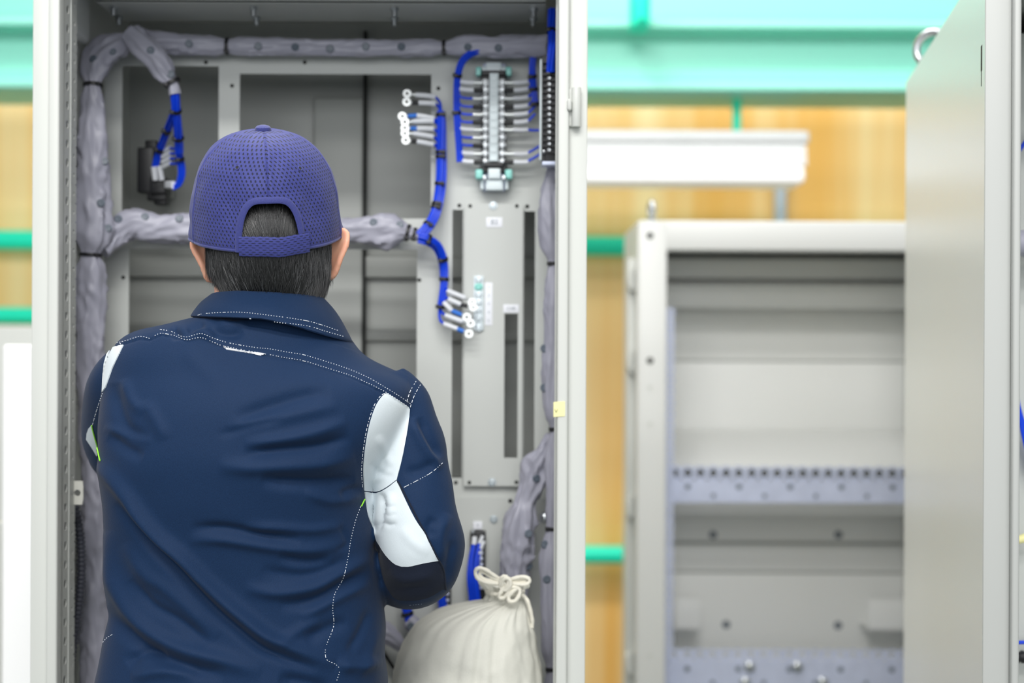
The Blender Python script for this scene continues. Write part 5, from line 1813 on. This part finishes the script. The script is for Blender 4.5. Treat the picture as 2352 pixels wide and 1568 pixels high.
def panel(name, poly, mt, off=.0016, step=4.0, maxe=.05):
    """piece of cloth sewn on the jacket, following its folds"""
    pl = []
    n = len(poly)
    for i in range(n):
        a, b_ = poly[i], poly[(i + 1) % n]
        k = max(1, int(math.dist(a, b_) / step))
        for q in range(k):
            pl.append((a[0] + (b_[0] - a[0]) * q / k, a[1] + (b_[1] - a[1]) * q / k))
    nb_ = len(pl)
    xs_, ys_ = [p[0] for p in pl], [p[1] for p in pl]
    def inside_(x, y):
        c = False
        for i in range(nb_):
            (x1, y1), (x2, y2) = pl[i], pl[(i + 1) % nb_]
            if (y1 > y) != (y2 > y) and x < (x2 - x1) * (y - y1) / (y2 - y1) + x1: c = not c
        return c
    pts = list(pl)
    y = min(ys_) + step * .6
    r_ = 0
    while y < max(ys_):
        x = min(xs_) + (step * .5 if r_ % 2 else 0)
        while x < max(xs_):
            if inside_(x, y) and min((x - p[0]) ** 2 + (y - p[1]) ** 2 for p in pl) > (step * .55) ** 2:
                pts.append((x, y))
            x += step
        y += step * .87
        r_ += 1
    res = geometry.delaunay_2d_cdt([Vector(p) for p in pts], [(i, (i + 1) % nb_) for i in range(nb_)], [list(range(nb_))], 1, 1e-5)
    v2, fs = res[0], res[2]
    v3, ok = [], []
    for p in v2:
        h, nv = hitj(p.x, p.y)
        if h is None:
            c, nv, _, _ = JB.find_nearest(CAM + ray(p.x, p.y) * 1.80)
            h = c
        if nv.y > 0: nv = -nv
        v3.append((h, nv))
    fs = [f for f in fs if max((v3[f[i]][0] - v3[f[(i + 1) % len(f)]][0]).length for i in range(len(f))) < maxe]
    # keep the one connected piece
    par = {}
    def root_(x):
        while par.setdefault(x, x) != x: x = par[x]
        return x
    for f in fs:
        for q in f[1:]: par[root_(f[0])] = root_(q)
    cnt = {}
    for f in fs: cnt[root_(f[0])] = cnt.get(root_(f[0]), 0) + 1
    best_ = max(cnt, key=cnt.get)
    fs = [f for f in fs if root_(f[0]) == best_]
    used = sorted(set(i for f in fs for i in f))
    mp_ = {k: i for i, k in enumerate(used)}
    N = len(used)
    vs = [v3[k][0] + v3[k][1] * off for k in used] + [v3[k][0] - v3[k][1] * .001 for k in used]
    F = [tuple(mp_[i] for i in f) for f in fs]
    edges = {}
    for f in F:
        for i in range(len(f)):
            e = (f[i], f[(i + 1) % len(f)])
            edges[tuple(sorted(e))] = edges.get(tuple(sorted(e)), 0) + 1
    allf = list(F) + [tuple(i + N for i in reversed(f)) for f in F]
    for (a, b_), c in edges.items():
        if c == 1: allf.append((a, b_, b_ + N, a + N))
    return MB().add(vs, allf).build(name, M[mt], jacket, ang=50)

RP = smooth2([(888, 902), (877, 910), (863, 931), (851, 965), (843, 1000), (837, 1040), (834, 1080), (836, 1125)], 10) + smooth2([(836, 1126), (865, 1129), (888, 1119), (912, 1101)], 8) + smooth2([(912, 1100), (924, 1052), (932, 1010), (938, 975), (940, 940)], 10) + [(938, 934), (912, 917)]
panel('back_gusset', RP, 'grey', .0013)
UP = smooth2([(837, 1129), (845, 1182), (857, 1212), (863, 1230), (866, 1240), (872, 1250), (888, 1275), (911, 1296), (937, 1300), (970, 1293), (1008, 1286)], 9) + smooth2([(1007, 1281), (984, 1238), (954, 1192), (931, 1146), (914, 1108), (912, 1104)], 9) + smooth2([(911, 1104), (888, 1122), (865, 1132), (840, 1129)], 9)
panel('sleeve_gusset', UP, 'grey', .0014)
EP = smooth2([(866, 1241), (872, 1251), (888, 1276), (911, 1297), (937, 1301), (970, 1294), (1009, 1287)], 9) + smooth2([(1010, 1288), (1017, 1308), (1024, 1354)], 9) + smooth2([(1016, 1352), (985, 1370), (945, 1378), (910, 1374), (888, 1344), (875, 1300), (867, 1262)], 9)
panel('elbow_patch', EP, 'navydark', .0011)
panel('shoulder_gusset', [(284, 793), (270, 795), (257, 800), (246, 814), (240, 836), (237, 871), (236, 900), (243, 890), (259, 845), (277, 807)], 'grey', .0014, 3.0)
panel('elbow_gusset', [(211, 976), (205, 983), (201, 994), (199.5, 1008), (212, 1027), (225, 1049), (231, 1058), (224, 1024), (214, 991)], 'grey', .0014, 3.0)
panel('reflective_strip', [(514, 796.5), (520, 803), (560, 809), (602, 816), (607, 812), (560, 805)], 'label', .0014, 2.5)

def seam(name, lines, mt, r=.00042, dash=4.2, gap=2.0, bv=None, parent=None, off=.0004):
    m = MB()
    for poly in lines:
        sp2 = smooth2(poly, 2.0) if len(poly) > 2 else [(poly[0][0] + (poly[1][0] - poly[0][0]) * i / 20, poly[0][1] + (poly[1][1] - poly[0][1]) * i / 20) for i in range(21)]
        acc, cur = 0.0, []
        last = None
        for q in sp2:
            if last is not None: acc += math.dist(q, last)
            last = q
            on = gap <= 0 or (acc % (dash + gap)) < dash
            h, nv = hitj(q[0], q[1], bv) if on else (None, None)
            if h is not None:
                if nv.y > 0: nv = -nv
                p = h + nv * off
                if cur and (p - cur[-1]).length > .02:
                    if len(cur) > 1: m.tube(cur, r, 6)
                    cur = []
                cur.append(p)
            else:
                if len(cur) > 1: m.tube(cur, r, 6)
                cur = []
        if len(cur) > 1: m.tube(cur, r, 6)
    if m.v:
        return m.build(name, M[mt], parent or jacket)
YU = [(368, 757), (391, 761), (426, 774), (461.6, 766), (491, 777), (526, 787.6), (585, 798), (620, 801.5), (661, 809), (699, 815.5), (757, 833), (804, 849), (845, 867), (880, 887), (916, 909), (942, 927)]
YD = [(356, 771), (370.6, 765.6), (397, 770), (429, 779.7), (461.6, 775), (491, 786), (517, 795), (605, 812), (650, 820), (699, 829), (757, 847), (804, 862), (845, 880), (889, 902), (933, 931)]
seam('yoke_stitching', [YU, YD, [(262, 789), (291, 782), (321, 773), (344, 777)]], 'thread')
seam('armhole_stitching', [[(955, 876), (942, 898), (933, 924)], [(965, 884), (951, 909), (941, 937)], [(884, 903), (873, 910), (859, 931), (847, 965), (839, 1000), (833, 1040), (830, 1080), (832, 1120)], [(236, 903), (228, 925), (220, 950), (213, 975)], [(278, 790), (266, 780), (280, 768)]], 'thread', gap=1.4, dash=4)
seam('side_stitching', [[(828, 1162), (815, 1199), (805, 1242), (800, 1275), (789, 1324), (769, 1364), (764, 1397), (766, 1437), (749, 1483), (747, 1503), (752, 1516), (772, 1526), (780, 1539), (772, 1566)]], 'thread')
seam('hem_stitching', [[(258, 1457), (243, 1467), (233, 1482), (229, 1498)]], 'thread')
seam('sleeve_stitching', [[(1016, 1063), (986, 1088), (928, 1119)]], 'thread', gap=1.0, dash=5)
seam('elbow_stitching', [[(937, 1351), (980, 1334), (1017, 1319)], [(940, 1354), (982, 1338), (1018, 1324)], [(941, 1389), (970, 1386)]], 'darkthread')
seam('sleeve_piping', [[(914, 1105), (928, 1130), (970, 1212), (1003, 1275), (1017, 1308), (1023, 1352)]], 'navydark', .0011, gap=0, off=.0014)
seam('bright_piping', [[(836, 1146), (832, 1154), (828, 1162)], [(212, 976), (215, 991), (224, 1024), (231.5, 1058)]], 'lime', .0009, gap=0, off=.0012)
# collar: fold-over band around the neck
def collar():
    rs = []
    ang_ = np.linspace(-2.75, 2.75, 110)
    for a in ang_:
        b_ = abs(a)
        # top edge
        tx, ty = mapx(613, 680), 1.806
        top = Vector((tx + math.sin(a) * .0665, ty - math.cos(a) * .070, mapz(678) - .004 * (1 - math.cos(a)) - .0015 * math.sin(2 * a)))
        # bottom edge
        px_, rx_ = (625, .0985)
        right = max(0.0, math.sin(a))
        left = max(0.0, -math.sin(a))
        zb_ = z_at(735, 1.70) - right ** 1.3 * .0275 - left * -.0035
        if b_ > PI / 2: zb_ -= (b_ - PI / 2) * .03
        bot = Vector((mapx(px_, 740) + math.sin(a) * rx_, 1.806 - math.cos(a) * .1005, zb_))
        def lerp(t, o_):
            p = top.lerp(bot, t)
            out = Vector((math.sin(a), -math.cos(a), .4)).normalized()
            bow = .0035 * math.sin(PI * t) + .0012 * nz(a * 2, t * 2, 5)
            return p + out * (bow + o_)
        prof_ = [lerp(t, .0035) for t in np.linspace(0, 1, 14)] + [lerp(1.02, .0018)] + [lerp(t, .0) for t in np.linspace(1, 0, 14)] + [lerp(-.03, .0018)]
        rs.append(prof_)
    return MB().rings(rs).build('collar', M['navy'], jacket, ang=60)
col_ = collar()
CB = bvh_of(col_)
seam('collar_stitching', [[(455, 724), (473, 720), (547, 717), (620, 724.5), (699, 736), (737, 746), (779, 760)], [(573, 731), (640, 740), (707, 749), (748, 761), (790, 773)]], 'thread', bv=CB, parent=jacket)

# ---------- trousers and shoes (below the picture)
tm = MB()
tm.rings([sring(mapx(556), 1.815, z, a, b_, b_, 2.4, 64) for (z, a, b_) in ((.98, .165, .112), (.90, .168, .116), (.84, .170, .118), (.79, .168, .112))])
for lx in LEGX:
    tm.rings([[Vector((lx + r * math.cos(2 * PI * j / 40), 1.815 + r * 1.1 * math.sin(2 * PI * j / 40), z)) for j in range(40)] for (z, r) in ((.86, .088), (.76, .096), (.62, .084), (.46, .076), (.30, .070), (.16, .066), (.075, .068))])
tr = tm.build('trousers', M['trouser'], person)
me = voxel(tr, .008)
relax(me, 4)
me.materials.clear(); me.materials.append(M['trouser'])
for lx in LEGX:
    sh = MB()
    sh.rings([[Vector((lx + .052 * w * math.cos(2 * PI * j / 32), y, .022 + max(0, .055 * h * (1 + math.sin(2 * PI * j / 32)) / 1))) for j in range(32)] for (y, w, h) in ((1.722, .55, .5), (1.735, .8, .75), (1.79, .92, 1.0), (1.85, .95, .9), (1.92, 1.05, .62), (1.955, .95, .5), (1.978, .6, .35))])
    s = sh.build('shoe', M['shoe'], person)
    MB().rings([[Vector((lx + .054 * w * math.cos(2 * PI * j / 32), 1.848 + .132 * math.sin(2 * PI * j / 32) * w, z)) for j in range(32)] for (z, w) in ((.0, .97), (.012, 1.0), (.026, 1.0))]).build('sole', M['sole'], s)
